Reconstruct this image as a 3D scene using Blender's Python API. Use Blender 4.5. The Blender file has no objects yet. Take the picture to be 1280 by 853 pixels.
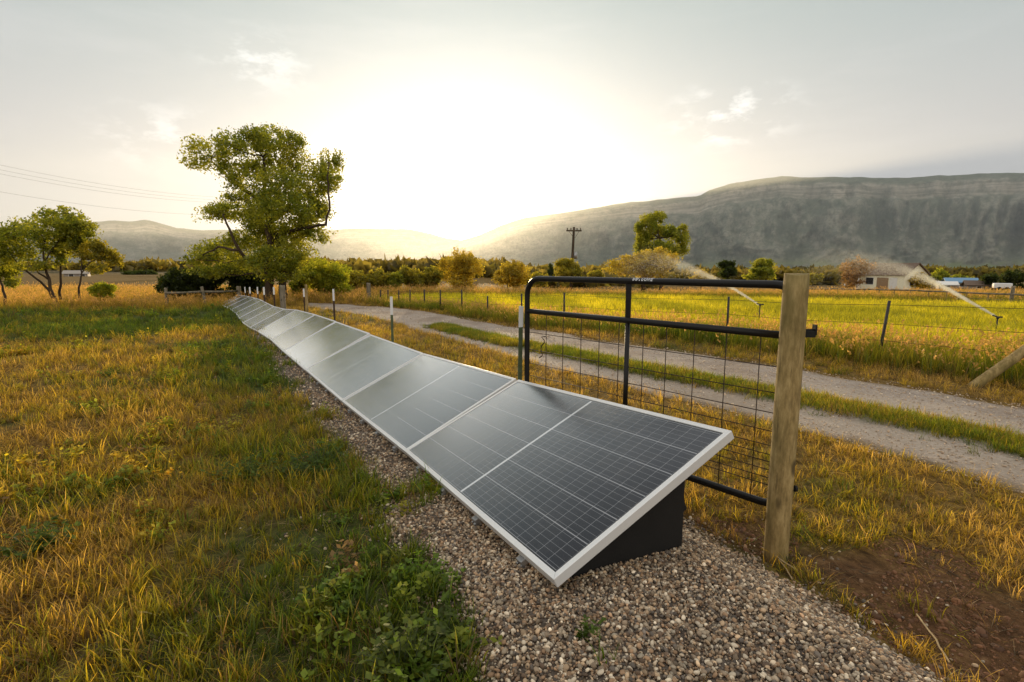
import bpy, bmesh, math, random
import numpy as np
from mathutils import Vector, Matrix
random.seed(7); R = np.random.default_rng(11)
SC = bpy.context.scene
COL = SC.collection
PI = math.pi

# ------------------------------------------------------------------ camera
F, PITCH, H = 657.83, math.radians(8.0215), 1.4727
cd = bpy.data.cameras.new('camera'); cam = bpy.data.objects.new('camera', cd); COL.objects.link(cam)
cam.location = (0, 0, H); cam.rotation_euler = (PI/2 - PITCH, 0, 0)
cd.sensor_width = 36; cd.lens = F*36/1280; cd.clip_start = 0.05; cd.clip_end = 30000
SC.camera = cam
CP, SP = math.cos(PITCH), math.sin(PITCH)
def ray(px, py):
    x = (px-640)/F; y = (426.5-py)/F
    return np.array([x, CP+SP*y, -SP+CP*y])
def at(px, py, Y):                       # world point at forward distance Y seen at a photo pixel
    d = ray(px, py); t = Y/d[1]
    return Vector((d[0]*t, Y, H+d[2]*t))

# ------------------------------------------------------------------ noise (numpy)
def _hash(ix, iy, iz, seed):
    n = (ix.astype(np.int64)*374761393 + iy.astype(np.int64)*668265263 + iz.astype(np.int64)*2147483647 + seed*974634577) & 0xffffffff
    n = ((n ^ (n >> 13))*1274126177) & 0xffffffff
    n = ((n ^ (n >> 16))*2246822519) & 0xffffffff
    return ((n ^ (n >> 15)) & 0xffffff)/float(0xffffff)
def vnoise(x, y, z=None, seed=0):
    x = np.asarray(x, float); y = np.asarray(y, float)
    z = np.zeros_like(x) if z is None else np.asarray(z, float)
    ix, iy, iz = np.floor(x), np.floor(y), np.floor(z)
    fx, fy, fz = x-ix, y-iy, z-iz
    fx, fy, fz = [t*t*(3-2*t) for t in (fx, fy, fz)]
    r = 0
    for a in (0, 1):
        for b in (0, 1):
            for c in (0, 1):
                w = (fx if a else 1-fx)*(fy if b else 1-fy)*(fz if c else 1-fz)
                r = r + w*_hash(ix+a, iy+b, iz+c, seed)
    return r
def fbm(x, y, z=None, oct=4, seed=0):
    r = 0; a = .5; s = 0
    for o in range(oct):
        k = 2**o
        r = r + a*vnoise(np.asarray(x)*k+o*17.3, np.asarray(y)*k-o*9.1, None if z is None else np.asarray(z)*k, seed+o); s += a; a *= .5
    return r/s
def sstep(a, b, x):
    t = np.clip((np.asarray(x, float)-a)/(b-a), 0, 1); return t*t*(3-2*t)

# ------------------------------------------------------------------ the row of panels, measured
LO = [(0.148, 1.778, 0.352), (-0.756, 3.592, 0.167), (-1.786, 5.356, 0.098), (-2.846, 7.11, 0.071), (-3.906, 8.863, 0.046), (-4.929, 10.637, 0.005), (-6.033, 12.364, -0.035), (-7.091, 14.118, -0.144), (-8.162, 15.873, -0.21), (-9.19, 17.648, -0.223), (-10.226, 19.413, -0.221), (-11.309, 21.149, -0.231), (-12.417, 22.87, -0.263), (-13.529, 24.59, -0.314), (-14.636, 26.313, -0.378)]
UP = [(0.977, 2.226, 0.749), (0.038, 4.053, 0.61), (-0.987, 5.84, 0.502), (-2.061, 7.59, 0.511), (-3.136, 9.339, 0.516), (-4.162, 11.116, 0.477), (-5.271, 12.847, 0.44), (-6.322, 14.605, 0.316), (-7.394, 16.349, 0.262), (-8.413, 18.128, 0.229), (-9.455, 19.9, 0.237), (-10.539, 21.647, 0.214), (-11.647, 23.377, 0.174), (-12.761, 25.101, 0.122), (-13.872, 26.825, 0.061)]
LOa, UPa = np.array(LO), np.array(UP)
def row_x(y):   return np.interp(y, LOa[:, 1], LOa[:, 0], left=None)   # lower edge
def row_lo(y):
    y = np.asarray(y, float)
    return np.where(y < LOa[0, 1], LOa[0, 0]+(LOa[0, 1]-y)*.5, np.interp(y, LOa[:, 1], LOa[:, 0]))
def ground(x, y):
    x = np.asarray(x, float); y = np.asarray(y, float)
    b = np.interp(y, [5, 7.1, 8.9, 10.6, 12.4, 14.1, 15.9, 20, 23, 26.3, 34], [0, -.02, -.05, -.09, -.13, -.24, -.31, -.32, -.36, -.46, -.5])
    m = np.interp(y, [1.2, 1.8, 3.6, 5.4, 6.5], [.27, .25, .075, .01, 0])
    dx = x-(row_lo(y)+.35)
    fall = np.where(dx > 0, 1-sstep(.35, 1.15, dx), 1-sstep(.5, 1.7, -dx)*.8)
    far = sstep(34, 40, y)
    right = sstep(-8, 10, x)
    drop = np.interp(y, [34, 60, 90, 150, 400, 1500, 7000], [0, .9, 1.95, 3.2, 6, 9, 14])*right + np.interp(y, [34, 150, 400, 7000], [0, .2, 1.0, 14])*(1-right)
    n = (fbm(x*.35, y*.35, seed=3)-.5)*.10*sstep(2, 8, y) + (fbm(x*2.1, y*2.1, oct=3, seed=5)-.5)*.035
    return b + m*fall - drop + n
def gz(x, y): return float(ground(np.array([x]), np.array([y]))[0])
def G(px, py):                           # where a pixel's ray meets the ground
    d = ray(px, py); t = 1.0
    ts = np.concatenate([np.arange(.8, 12, .01), np.arange(12, 60, .05), np.arange(60, 900, 1)])
    P = np.array([0, 0, H])[None]+ts[:, None]*d[None]
    z = ground(P[:, 0], P[:, 1]); k = np.argmax(P[:, 2] < z)
    if P[k, 2] >= z[k]: k = len(ts)-1
    return Vector((P[k, 0], P[k, 1], z[k]))
def inpoly(x, y, poly):
    r = np.zeros(np.shape(x), bool); n = len(poly)
    for i in range(n):
        x0, y0 = poly[i][:2]; x1, y1 = poly[(i+1) % n][:2]
        if y0 == y1: continue
        c = ((y0 > y) != (y1 > y)) & (x < (x1-x0)*(y-y0)/(y1-y0)+x0)
        r ^= c
    return r
def pdist(x, y, line):
    d = np.full(np.shape(x), 1e9)
    for (a, b) in zip(line[:-1], line[1:]):
        ax, ay = a[:2]; bx, by = b[:2]; vx, vy = bx-ax, by-ay
        t = np.clip(((x-ax)*vx+(y-ay)*vy)/(vx*vx+vy*vy+1e-12), 0, 1)
        d = np.minimum(d, np.hypot(x-ax-t*vx, y-ay-t*vy))
    return d
def sdpoly(x, y, poly):                  # signed distance, positive inside
    d = pdist(x, y, list(poly)+[poly[0]])
    return np.where(inpoly(x, y, poly), d, -d)

# ------------------------------------------------------------------ objects helpers
def tag(o, label=None, cat=None, group=None, kind=None):
    if label: o['label'] = label
    if cat: o['category'] = cat
    if group: o['group'] = group
    if kind: o['kind'] = kind
    return o
def empty(name, loc, label, cat, group=None, rotz=0):
    o = bpy.data.objects.new(name, None); COL.objects.link(o); o.empty_display_size = .1
    o.location = loc; o.rotation_euler = (0, 0, rotz)
    return tag(o, label, cat, group)
def link(name, me, mat, parent=None):
    o = bpy.data.objects.new(name, me); COL.objects.link(o)
    if mat: 
        if not me.materials: me.materials.append(mat)
    if parent:
        o.parent = parent
    return o
def npmesh(name, V, faces=None, quads=None, tris=None, smooth=False):
    me = bpy.data.meshes.new(name); V = np.asarray(V, np.float32)
    me.vertices.add(len(V)); me.vertices.foreach_set('co', V.ravel())
    idx = []; tot = []
    if quads is not None and len(quads): idx.append(np.asarray(quads, np.int32).ravel()); tot.append(np.full(len(quads), 4, np.int32))
    if tris is not None and len(tris): idx.append(np.asarray(tris, np.int32).ravel()); tot.append(np.full(len(tris), 3, np.int32))
    if idx:
        idx = np.concatenate(idx); tot = np.concatenate(tot)
        me.loops.add(len(idx)); me.loops.foreach_set('vertex_index', idx)
        me.polygons.add(len(tot)); me.polygons.foreach_set('loop_start', np.concatenate([[0], np.cumsum(tot)[:-1]]).astype(np.int32))
        me.polygons.foreach_set('loop_total', tot)
        if smooth: me.polygons.foreach_set('use_smooth', np.ones(len(tot), bool))
    me.update(calc_edges=True); me.validate()
    return me
def attr(me, name, data, kind='FLOAT', dom='POINT'):
    a = me.attributes.new(name, kind, dom); data = np.asarray(data)
    if kind == 'FLOAT_COLOR': a.data.foreach_set('color', np.concatenate([data, np.ones((len(data), 1))], 1).astype(np.float32).ravel() if data.shape[1] == 3 else data.astype(np.float32).ravel())
    elif kind == 'FLOAT_VECTOR': a.data.foreach_set('vector', data.astype(np.float32).ravel())
    elif kind == 'INT': a.data.foreach_set('value', data.astype(np.int32))
    else: a.data.foreach_set('value', data.astype(np.float32))
class MB:                                # collects shapes; build() links them as one mesh
    def __init__(s): s.bm = bmesh.new()
    def box(s, c, d, rot=None, bev=0):
        r = bmesh.ops.create_cube(s.bm, size=1); vs = r['verts']
        M = Matrix.Translation(Vector(c)) @ (rot.to_4x4() if rot else Matrix.Identity(4)) @ Matrix.Diagonal((*d, 1))
        bmesh.ops.transform(s.bm, matrix=M, verts=vs)
        if bev:
            es = list({e for v in vs for e in v.link_edges})
            bmesh.ops.bevel(s.bm, geom=es, offset=bev, segments=2, affect='EDGES', profile=.5)
        return s
    def tube(s, pts, r, n=8, cap=True):
        pts = [Vector(p) for p in pts]; rs = r if isinstance(r, (list, tuple)) else [r]*len(pts)
        rings = []; up = None
        for i, p in enumerate(pts):
            a = pts[max(i-1, 0)]; b = pts[min(i+1, len(pts)-1)]; t = (b-a)
            if t.length < 1e-9: t = Vector((0, 0, 1))
            t.normalize()
            if up is None:
                up = Vector((0, 0, 1)) if abs(t.z) < .9 else Vector((1, 0, 0))
            u = (up-t*up.dot(t)).normalized(); v = t.cross(u); up = u
            rings.append([s.bm.verts.new(p+(u*math.cos(2*PI*k/n)+v*math.sin(2*PI*k/n))*rs[i]) for k in range(n)])
        for A, B in zip(rings[:-1], rings[1:]):
            for k in range(n):
                f = s.bm.faces.new((A[k], A[(k+1) % n], B[(k+1) % n], B[k])); f.smooth = n > 5
        if cap:
            s.bm.faces.new(rings[0][::-1]); s.bm.faces.new(rings[-1])
        return s
    def poly(s, pts):
        s.bm.faces.new([s.bm.verts.new(Vector(p)) for p in pts]); return s
    def build(s, name, mat, parent=None, loc=None):
        bmesh.ops.recalc_face_normals(s.bm, faces=s.bm.faces)
        me = bpy.data.meshes.new(name); s.bm.to_mesh(me); s.bm.free()
        o = link(name, me, mat, parent)
        if loc is not None: o.location = loc
        return o
def children(o): return [c for c in bpy.data.objects if c.parent == o]
def copy_tree(o, parent=None):
    kids = list(o.children)
    c = o.copy(); COL.objects.link(c); c.parent = parent
    for k in kids: copy_tree(k, c)
    return c

# ------------------------------------------------------------------ materials
class NT:
    def __init__(s, name):
        s.m = bpy.data.materials.new(name); s.m.use_nodes = True; s.t = s.m.node_tree; s.t.nodes.clear()
        s.out = s.n('ShaderNodeOutputMaterial')
    def n(s, t, **kw):
        nd = s.t.nodes.new(t)
        for k, v in kw.items(): setattr(nd, k, v)
        return nd
    def l(s, a, b): s.t.links.new(a, b)
    def set(s, sock, v):
        if hasattr(v, 'is_linked') or isinstance(v, bpy.types.NodeSocket): s.l(v, sock)
        elif isinstance(v, (tuple, list)) and len(v) == 3 and sock.type == 'RGBA': sock.default_value = (*v, 1)
        else: sock.default_value = v
    def math(s, op, a, b=0.0, c=None, clamp=False):
        nd = s.n('ShaderNodeMath', operation=op, use_clamp=clamp); s.set(nd.inputs[0], a); s.set(nd.inputs[1], b)
        if c is not None: s.set(nd.inputs[2], c)
        return nd.outputs[0]
    def mix(s, f, a, b, bt='MIX'):
        nd = s.n('ShaderNodeMix', data_type='RGBA', blend_type=bt); s.set(nd.inputs[0], f); s.set(nd.inputs[6], a); s.set(nd.inputs[7], b); return nd.outputs[2]
    def noise(s, scale, vec=None, detail=4, rough=.55, dim='3D'):
        nd = s.n('ShaderNodeTexNoise', noise_dimensions=dim); nd.inputs['Scale'].default_value = scale; nd.inputs['Detail'].default_value = detail; nd.inputs['Roughness'].default_value = rough
        if vec is not None: s.l(vec, nd.inputs['Vector'])
        return nd.outputs['Fac']
    def ramp(s, f, stops, interp='LINEAR'):
        nd = s.n('ShaderNodeValToRGB'); cr = nd.color_ramp; cr.interpolation = interp
        while len(cr.elements) < len(stops): cr.elements.new(.5)
        for e, (p, c) in zip(cr.elements, stops):
            e.position = p; e.color = (*c, 1) if len(c) == 3 else c
        s.set(nd.inputs[0], f); return nd.outputs[0]
    def attr(s, name, typ='GEOMETRY', out='Fac'):
        nd = s.n('ShaderNodeAttribute', attribute_name=name, attribute_type=typ); return nd.outputs[out]
    def smooth(s, a, b, x):
        nd = s.n('ShaderNodeMapRange', interpolation_type='SMOOTHSTEP'); s.set(nd.inputs[0], x); nd.inputs[1].default_value = a; nd.inputs[2].default_value = b; return nd.outputs[0]
    def pos(s): return s.n('ShaderNodeNewGeometry').outputs['Position']
    def objc(s): return s.n('ShaderNodeTexCoord').outputs['Object']
    def mapv(s, vec, scale=(1, 1, 1), loc=(0, 0, 0)):
        nd = s.n('ShaderNodeMapping'); s.l(vec, nd.inputs[0]); nd.inputs['Scale'].default_value = scale; nd.inputs['Location'].default_value = loc; return nd.outputs[0]
    def bump(s, h, strength=.3, dist=.01, nrm=None):
        nd = s.n('ShaderNodeBump'); s.set(nd.inputs['Height'], h); nd.inputs['Strength'].default_value = strength; nd.inputs['Distance'].default_value = dist
        if nrm is not None: s.l(nrm, nd.inputs['Normal'])
        return nd.outputs[0]
    def bsdf(s, col, rough=.6, metal=0.0, spec=.5, nrm=None):
        nd = s.n('ShaderNodeBsdfPrincipled'); s.set(nd.inputs['Base Color'], col); s.set(nd.inputs['Roughness'], rough); s.set(nd.inputs['Metallic'], metal); nd.inputs['Specular IOR Level'].default_value = spec
        if nrm is not None: s.l(nrm, nd.inputs['Normal'])
        return nd.outputs[0]
    def done(s, sh): s.l(sh, s.out.inputs['Surface']); return s.m
def simple(name, col, rough=.6, metal=0.0, spec=.5, var=.25, scale=8, bump=.15, bdist=.004):
    t = NT(name); p = t.objc(); n = t.noise(scale, p, 5, .6)
    c = t.mix(n, tuple(x*(1-var) for x in col), tuple(min(1, x*(1+var)) for x in col))
    b = t.bump(t.noise(scale*9, p, 3), bump, bdist)
    return t.done(t.bsdf(c, rough, metal, spec, b))
def foliage(name, inst=False, trans=.5, gloss=.05, hgrad=True):
    t = NT(name)
    tint = t.attr('tint', 'INSTANCER' if inst else 'GEOMETRY', 'Color')
    c = tint
    if inst:
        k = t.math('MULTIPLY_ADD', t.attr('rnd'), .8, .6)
        if hgrad: k = t.math('MULTIPLY', k, t.math('MULTIPLY_ADD', t.attr('h'), .85, .22))  # blade colour darkened toward the foot: shade between the blades painted in
        v = t.n('ShaderNodeVectorMath', operation='SCALE'); t.l(c, v.inputs[0]); t.l(k, v.inputs['Scale']); c = v.outputs[0]
        c = t.mix(t.attr('seed'), c, t.attr('seedcol', 'INSTANCER', 'Color'))
    d = t.n('ShaderNodeBsdfDiffuse'); t.l(c, d.inputs[0])
    tr = t.n('ShaderNodeBsdfTranslucent'); 
    v2 = t.n('ShaderNodeVectorMath', operation='MULTIPLY'); t.l(c, v2.inputs[0]); v2.inputs[1].default_value = (2.0, 1.75, .8); t.l(v2.outputs[0], tr.inputs[0])
    m = t.n('ShaderNodeMixShader'); m.inputs[0].default_value = trans; t.l(d.outputs[0], m.inputs[1]); t.l(tr.outputs[0], m.inputs[2])
    g = t.n('ShaderNodeBsdfGlossy'); g.inputs['Roughness'].default_value = .45; g.inputs[0].default_value = (.9, .9, .9, 1)
    m2 = t.n('ShaderNodeMixShader'); m2.inputs[0].default_value = gloss; t.l(m.outputs[0], m2.inputs[1]); t.l(g.outputs[0], m2.inputs[2])
    return t.done(m2.outputs[0])
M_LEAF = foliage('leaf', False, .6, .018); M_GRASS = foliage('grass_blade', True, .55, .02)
def bark_mat(name, a, b, scale=6):
    t = NT(name); p = t.mapv(t.objc(), (1, 1, .25)); n = t.noise(scale, p, 6, .65)
    return t.done(t.bsdf(t.ramp(n, [(.3, a), (.7, b)]), .9, 0, .2, t.bump(n, .6, .03)))
M_BARK = bark_mat('bark', (.03, .02, .012), (.11, .075, .045))
# weathered fence wood
def wood_mat(name, a, b, c):
    t = NT(name); p = t.objc(); v = t.mapv(p, (10, 10, 2.6)); n = t.noise(2.6, v, 8, .72); st = t.noise(1.0, t.mapv(p, (85, 85, 3.2)), 5, .75)
    big = t.noise(3.0, t.mapv(p, (1, 1, .5)), 3)
    col = t.mix(t.smooth(.42, .7, big), t.ramp(n, [(.25, a), (.5, b), (.75, c)]), tuple(x*.5*k for x, k in zip(b, (.9, 1.05, .8))))
    vo = t.n('ShaderNodeTexVoronoi'); t.l(t.mapv(p, (9, 9, 4.2)), vo.inputs['Vector']); vo.inputs['Scale'].default_value = 1.0
    knot = t.math('SUBTRACT', 1.0, t.smooth(.10, .24, vo.outputs['Distance']))
    col = t.mix(t.math('MULTIPLY', knot, .75), col, (.035, .024, .012))
    crack = t.smooth(.58, .66, st)
    col = t.mix(t.math('MULTIPLY', crack, .5), col, (.03, .022, .012))
    h = t.math('ADD', t.math('MULTIPLY', n, .5), t.math('MULTIPLY', st, -.7))
    return t.done(t.bsdf(col, .85, 0, .25, t.bump(h, .7, .006)))
M_POST = wood_mat('weathered_wood', (.09, .06, .022), (.31, .22, .088), (.58, .43, .20))
M_GREYWOOD = wood_mat('grey_wood', (.09, .075, .055), (.20, .17, .12), (.32, .27, .2))
M_GATE = simple('gate_paint', (.010, .009, .0085), .38, 0, .25, .3, 5, .06, .002)
M_WIRE = simple('rusty_wire', (.045, .028, .018), .6, .5, .5, .4, 30)
M_ALU = simple('anodised_aluminium', (.72, .72, .71), .42, .35, .5, .05, 3, .02, .001)
M_CLIP = simple('clip_metal', (.30, .30, .30), .4, .7)
M_BLACK = simple('black_rubber', (.012, .011, .010), .75, 0, .3, .3, 12, .3, .004)
M_TPOST = simple('green_post_paint', (.075, .10, .045), .55, 0, .4, .35, 9)
M_TRUST = simple('brown_post_paint', (.06, .035, .02), .7, 0, .3, .4, 9)
M_WHITE = simple('white_paint', (.72, .72, .70), .5, 0, .4, .08, 9)
M_DARKPOST = simple('dark_steel_post', (.03, .028, .025), .6, .2, .4, .4, 9)
M_STEEL = simple('galvanised_steel', (.35, .35, .36), .4, .8)
M_LETTER = simple('white_lettering', (.75, .77, .80), .5, 0, .4, .1)

# photovoltaic face: object coords, x along 0..L, y up the slope 0..W
PL, PW = 2.03, 1.02
def pv_mat():
    t = NT('photovoltaic_glass'); s = t.n('ShaderNodeSeparateXYZ'); t.l(t.objc(), s.inputs[0]); X, Y = s.outputs[0], s.outputs[1]
    def lines(x, off, per, wid):
        f = t.math('FRACT', t.math('MULTIPLY_ADD', x, 1/per, .5-off/per)); return t.math('LESS_THAN', t.math('MULTIPLY', t.math('ABSOLUTE', t.math('SUBTRACT', f, .5)), per), wid/2)
    mgn = .034; cw = (PW-2*mgn)/6; half = (PL-2*mgn-.02)/2; ch = half/12
    # along-length distance from the centre divider
    xa = t.math('ABSOLUTE', t.math('SUBTRACT', X, PL/2))
    g1 = lines(xa, .01, ch, .0028)
    g2 = lines(Y, mgn, cw, .0046)
    bus = lines(Y, mgn+cw/10, cw/5, .0024)
    div = t.math('LESS_THAN', xa, .0085)
    edge = t.math('MAXIMUM', t.math('GREATER_THAN', xa, PL/2-mgn), t.math('MAXIMUM', t.math('LESS_THAN', Y, mgn), t.math('GREATER_THAN', Y, PW-mgn)))
    # each cell slightly different
    cx = t.math('FLOOR', t.math('DIVIDE', t.math('SUBTRACT', X, mgn), ch)); cy = t.math('FLOOR', t.math('DIVIDE', t.math('SUBTRACT', Y, mgn), cw))
    cb = t.n('ShaderNodeCombineXYZ'); t.l(cx, cb.inputs[0]); t.l(cy, cb.inputs[1]); wn = t.n('ShaderNodeTexWhiteNoise'); t.l(cb.outputs[0], wn.inputs[0])
    cell = t.mix(wn.outputs[0], (.0045, .005, .009), (.008, .0085, .014))
    c = t.mix(t.math('MULTIPLY', bus, .36), cell, (.30, .31, .33))
    c = t.mix(t.math('MULTIPLY', g1, .5), c, (.34, .35, .37))
    c = t.mix(t.math('MULTIPLY', g2, .7), c, (.40, .41, .43))
    c = t.mix(div, c, (.62, .63, .64))
    c = t.mix(edge, c, (.012, .012, .014))
    dust = t.noise(4, t.objc(), 5, .65)
    c = t.mix(t.math('MULTIPLY', t.smooth(.4, .8, dust), .04), c, (.35, .31, .25))
    nb = t.bump(t.noise(2.2, t.objc(), 2), .012, .004); r = t.math('MULTIPLY_ADD', dust, .12, .15)
    d = t.n('ShaderNodeBsdfDiffuse'); t.l(c, d.inputs[0]); g = t.n('ShaderNodeBsdfGlossy'); g.inputs[0].default_value = (.93, .96, 1, 1); t.l(r, g.inputs['Roughness']); t.l(nb, g.inputs['Normal'])
    lw = t.n('ShaderNodeLayerWeight'); lw.inputs[0].default_value = .5      # reflectance of textured anti-glare glass, rising towards grazing
    f = t.math('MULTIPLY_ADD', t.math('POWER', lw.outputs['Facing'], 4.2), 2.6, .004, True); m = t.n('ShaderNodeMixShader'); t.l(f, m.inputs[0]); t.l(d.outputs[0], m.inputs[1]); t.l(g.outputs[0], m.inputs[2])
    return t.done(m.outputs[0])
M_PV = pv_mat()

# ------------------------------------------------------------------ zones on the ground (photo outline -> world)
def GP(L): return [G(*p) for p in L]
bedR = GP([(1230, 905), (1180, 853), (1085, 790), (1010, 735), (960, 705), (905, 676), (866, 652)])
bedL = GP([(300, 393), (322, 425), (352, 468), (395, 525), (440, 580), (480, 632), (512, 690), (555, 740), (590, 790), (612, 853), (630, 920)])
BED = [(p.x, p.y) for p in bedR]+[(u[0]+.12, u[1]+.06) for u in UP[1:11]]+[(p.x, p.y) for p in bedL]+[(.1, .6), (1.0, .6)]
DIRT = [(p.x, p.y) for p in GP([(866, 650), (930, 655), (1010, 668), (1080, 690), (1180, 700), (1290, 735), (1420, 800)])]+[(3.2, .8), (1.3, .8)]+[(p.x, p.y) for p in bedR[1:]]
roadFar = GP([(1420, 545), (1280, 508), (1190, 492), (1100, 478), (1000, 462), (900, 446), (830, 436), (740, 424), (660, 411), (600, 402), (540, 391), (500, 386), (470, 383.5), (440, 381), (405, 379.5), (385, 379)])
roadNear = GP([(1420, 690), (1280, 622), (1200, 597), (1120, 574), (1010, 546), (900, 517), (800, 490), (700, 465), (640, 448), (560, 425), (500, 406), (460, 397), (430, 391), (405, 387.5), (393, 385.5), (380, 384)])
stripC = GP([(1420, 600), (1280, 561), (1200, 542), (1120, 525), (1000, 500), (900, 482), (800, 463), (700, 442), (640, 431), (590, 419), (545, 408)])
ROAD = [(p.x, p.y) for p in roadFar]+[(p.x, p.y) for p in roadNear[::-1]]
SL = [(p.x, p.y) for p in stripC]
FENCE0, FENCE1 = G(1105, 452), G(464, 377)
fdir = (FENCE1-FENCE0); fdir.z = 0; fdir.normalize(); fnor = Vector((-fdir.y, fdir.x, 0))
if fnor.y < 0: fnor = -fnor
FB0 = FENCE0-fdir*9; FB1 = FENCE1+fdir*1
FIELD = [(FB0.x, FB0.y), (FB1.x, FB1.y), (FB1.x+2, FB1.y+5), (2, 35), (12, 33), (20, 29), (26, 25), (36, 18), (30, 4)]
def fence_side(x, y): return (x-FENCE0.x)*fnor.x+(y-FENCE0.y)*fnor.y      # >0 on the field's side

# ------------------------------------------------------------------ ground sheet
def build_ground():
    th = np.concatenate([np.linspace(-180, -80, 40)[:-1], np.linspace(-80, 80, 460), np.linspace(80, 180, 40)[1:]])
    rr = np.concatenate([[.02], np.exp(np.linspace(math.log(.5), math.log(9000), 560))])
    T, RR = np.meshgrid(np.radians(th), rr); X = RR*np.sin(T); Y = RR*np.cos(T)
    x, y = X.ravel(), Y.ravel(); z = ground(x, y)
    # soften the mound under the bed a little with small heaps
    bed = sdpoly(x, y, BED); near = RR.ravel() < 40
    z = z + np.where(near, .02*sstep(-.05, .3, bed)*fbm(x*5, y*5, oct=2, seed=9), 0)
    n, m = T.shape
    i = np.arange(n-1)[:, None]*m+np.arange(m-1)[None]; q = np.stack([i, i+1, i+m+1, i+m], -1).reshape(-1, 4)[:, ::-1]
    me = npmesh('ground', np.stack([x, y, z], 1), quads=q, smooth=True)
    edge = (fbm(x*3, y*3, oct=3, seed=21)-.5)*.35
    attr(me, 'gravel', np.where(near, sstep(-.06, .1, bed+edge), 0))
    d = sdpoly(x, y, DIRT); attr(me, 'dirt', np.where(near, sstep(-.25, .25, d+edge*1.5), 0))
    f = sdpoly(x, y, FIELD); attr(me, 'field', np.where(RR.ravel() < 80, sstep(-.4, .6, f+edge), 0))
    attr(me, 'dry', dryness(x, y))
    return me
def dryness(x, y):
    dg = row_lo(y)-x
    left = sstep(-.2, 2.4, dg+(fbm(x*.9, y*.9, seed=31)-.5)*2.0)
    dl = .22+.66*left
    dl = dl-(.17+.24*(1-sstep(1.8, 5.0, y)))*left
    patch = (fbm(x*.5, y*.5, oct=4, seed=33)-.5)+.55*(fbm(x*1.9, y*1.9, oct=2, seed=34)-.5)*(1-sstep(10, 20, y))
    g2 = sstep(10, 13, y)*(1-sstep(20, 23, y))*sstep(-6.5, -8.5, x+(y-10)*.25)
    dl = np.clip(dl+patch*1.1-.6*g2, 0, 1)
    dr = np.clip(.78+patch*.8, 0, 1)
    far = sstep(24, 30, y)
    d = np.where(dg > -.6, dl, dr)
    return d*(1-far)+np.clip(.92+patch*.4, 0, 1)*far
t = NT('meadow_soil'); P = t.pos()
n1 = t.noise(1.7, P, 6, .6); n2 = t.noise(14, P, 5, .65); n3 = t.noise(70, P, 3, .6); nb = t.noise(.02, P, 5, .6)
green = t.ramp(n2, [(.3, (.028, .035, .010)), (.55, (.06, .075, .018)), (.75, (.13, .12, .035))])
straw = t.ramp(n2, [(.28, (.045, .026, .009)), (.5, (.16, .098, .026)), (.75, (.32, .205, .06))])
dryv = t.math('ADD', t.attr('dry'), t.math('MULTIPLY', t.math('SUBTRACT', n1, .5), .7))
c = t.mix(t.smooth(.3, .75, dryv), green, straw)
c = t.mix(t.attr('field'), c, t.ramp(n2, [(.3, (.10, .11, .014)), (.7, (.30, .29, .04))]))
# far country: tan fields with darker scrub
sp = t.n('ShaderNodeSeparateXYZ'); t.l(P, sp.inputs[0])
farm = t.smooth(90, 260, sp.outputs[1]); nf = t.noise(.012, t.mapv(P, (1, .4, 1)), 6, .65)
c = t.mix(farm, c, t.ramp(nf, [(.36, (.03, .032, .014)), (.5, (.085, .066, .026)), (.68, (.16, .115, .045))]))
dirtc = t.ramp(n2, [(.3, (.045, .023, .010)), (.55, (.12, .063, .028)), (.8, (.24, .14, .068))])
c = t.mix(t.attr('dirt'), c, dirtc)
vo = t.n('ShaderNodeTexVoronoi'); t.l(P, vo.inputs['Vector']); vo.inputs['Scale'].default_value = 70
gravc = t.mix(vo.outputs['Color'], (.05, .04, .032), (.20, .165, .135)); gravc = t.mix(.6, gravc, t.ramp(n2, [(.3, (.06, .045, .034)), (.7, (.19, .155, .125))]))
c = t.mix(t.attr('gravel'), c, gravc)
h = t.math('ADD', t.math('MULTIPLY', n2, .6), t.math('MULTIPLY', n3, .5))
M_GROUND = t.done(t.bsdf(c, .95, 0, .1, t.bump(h, .8, .03)))
gme = build_ground(); gob = link('ground', gme, M_GROUND); tag(gob, kind='structure')

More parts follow.
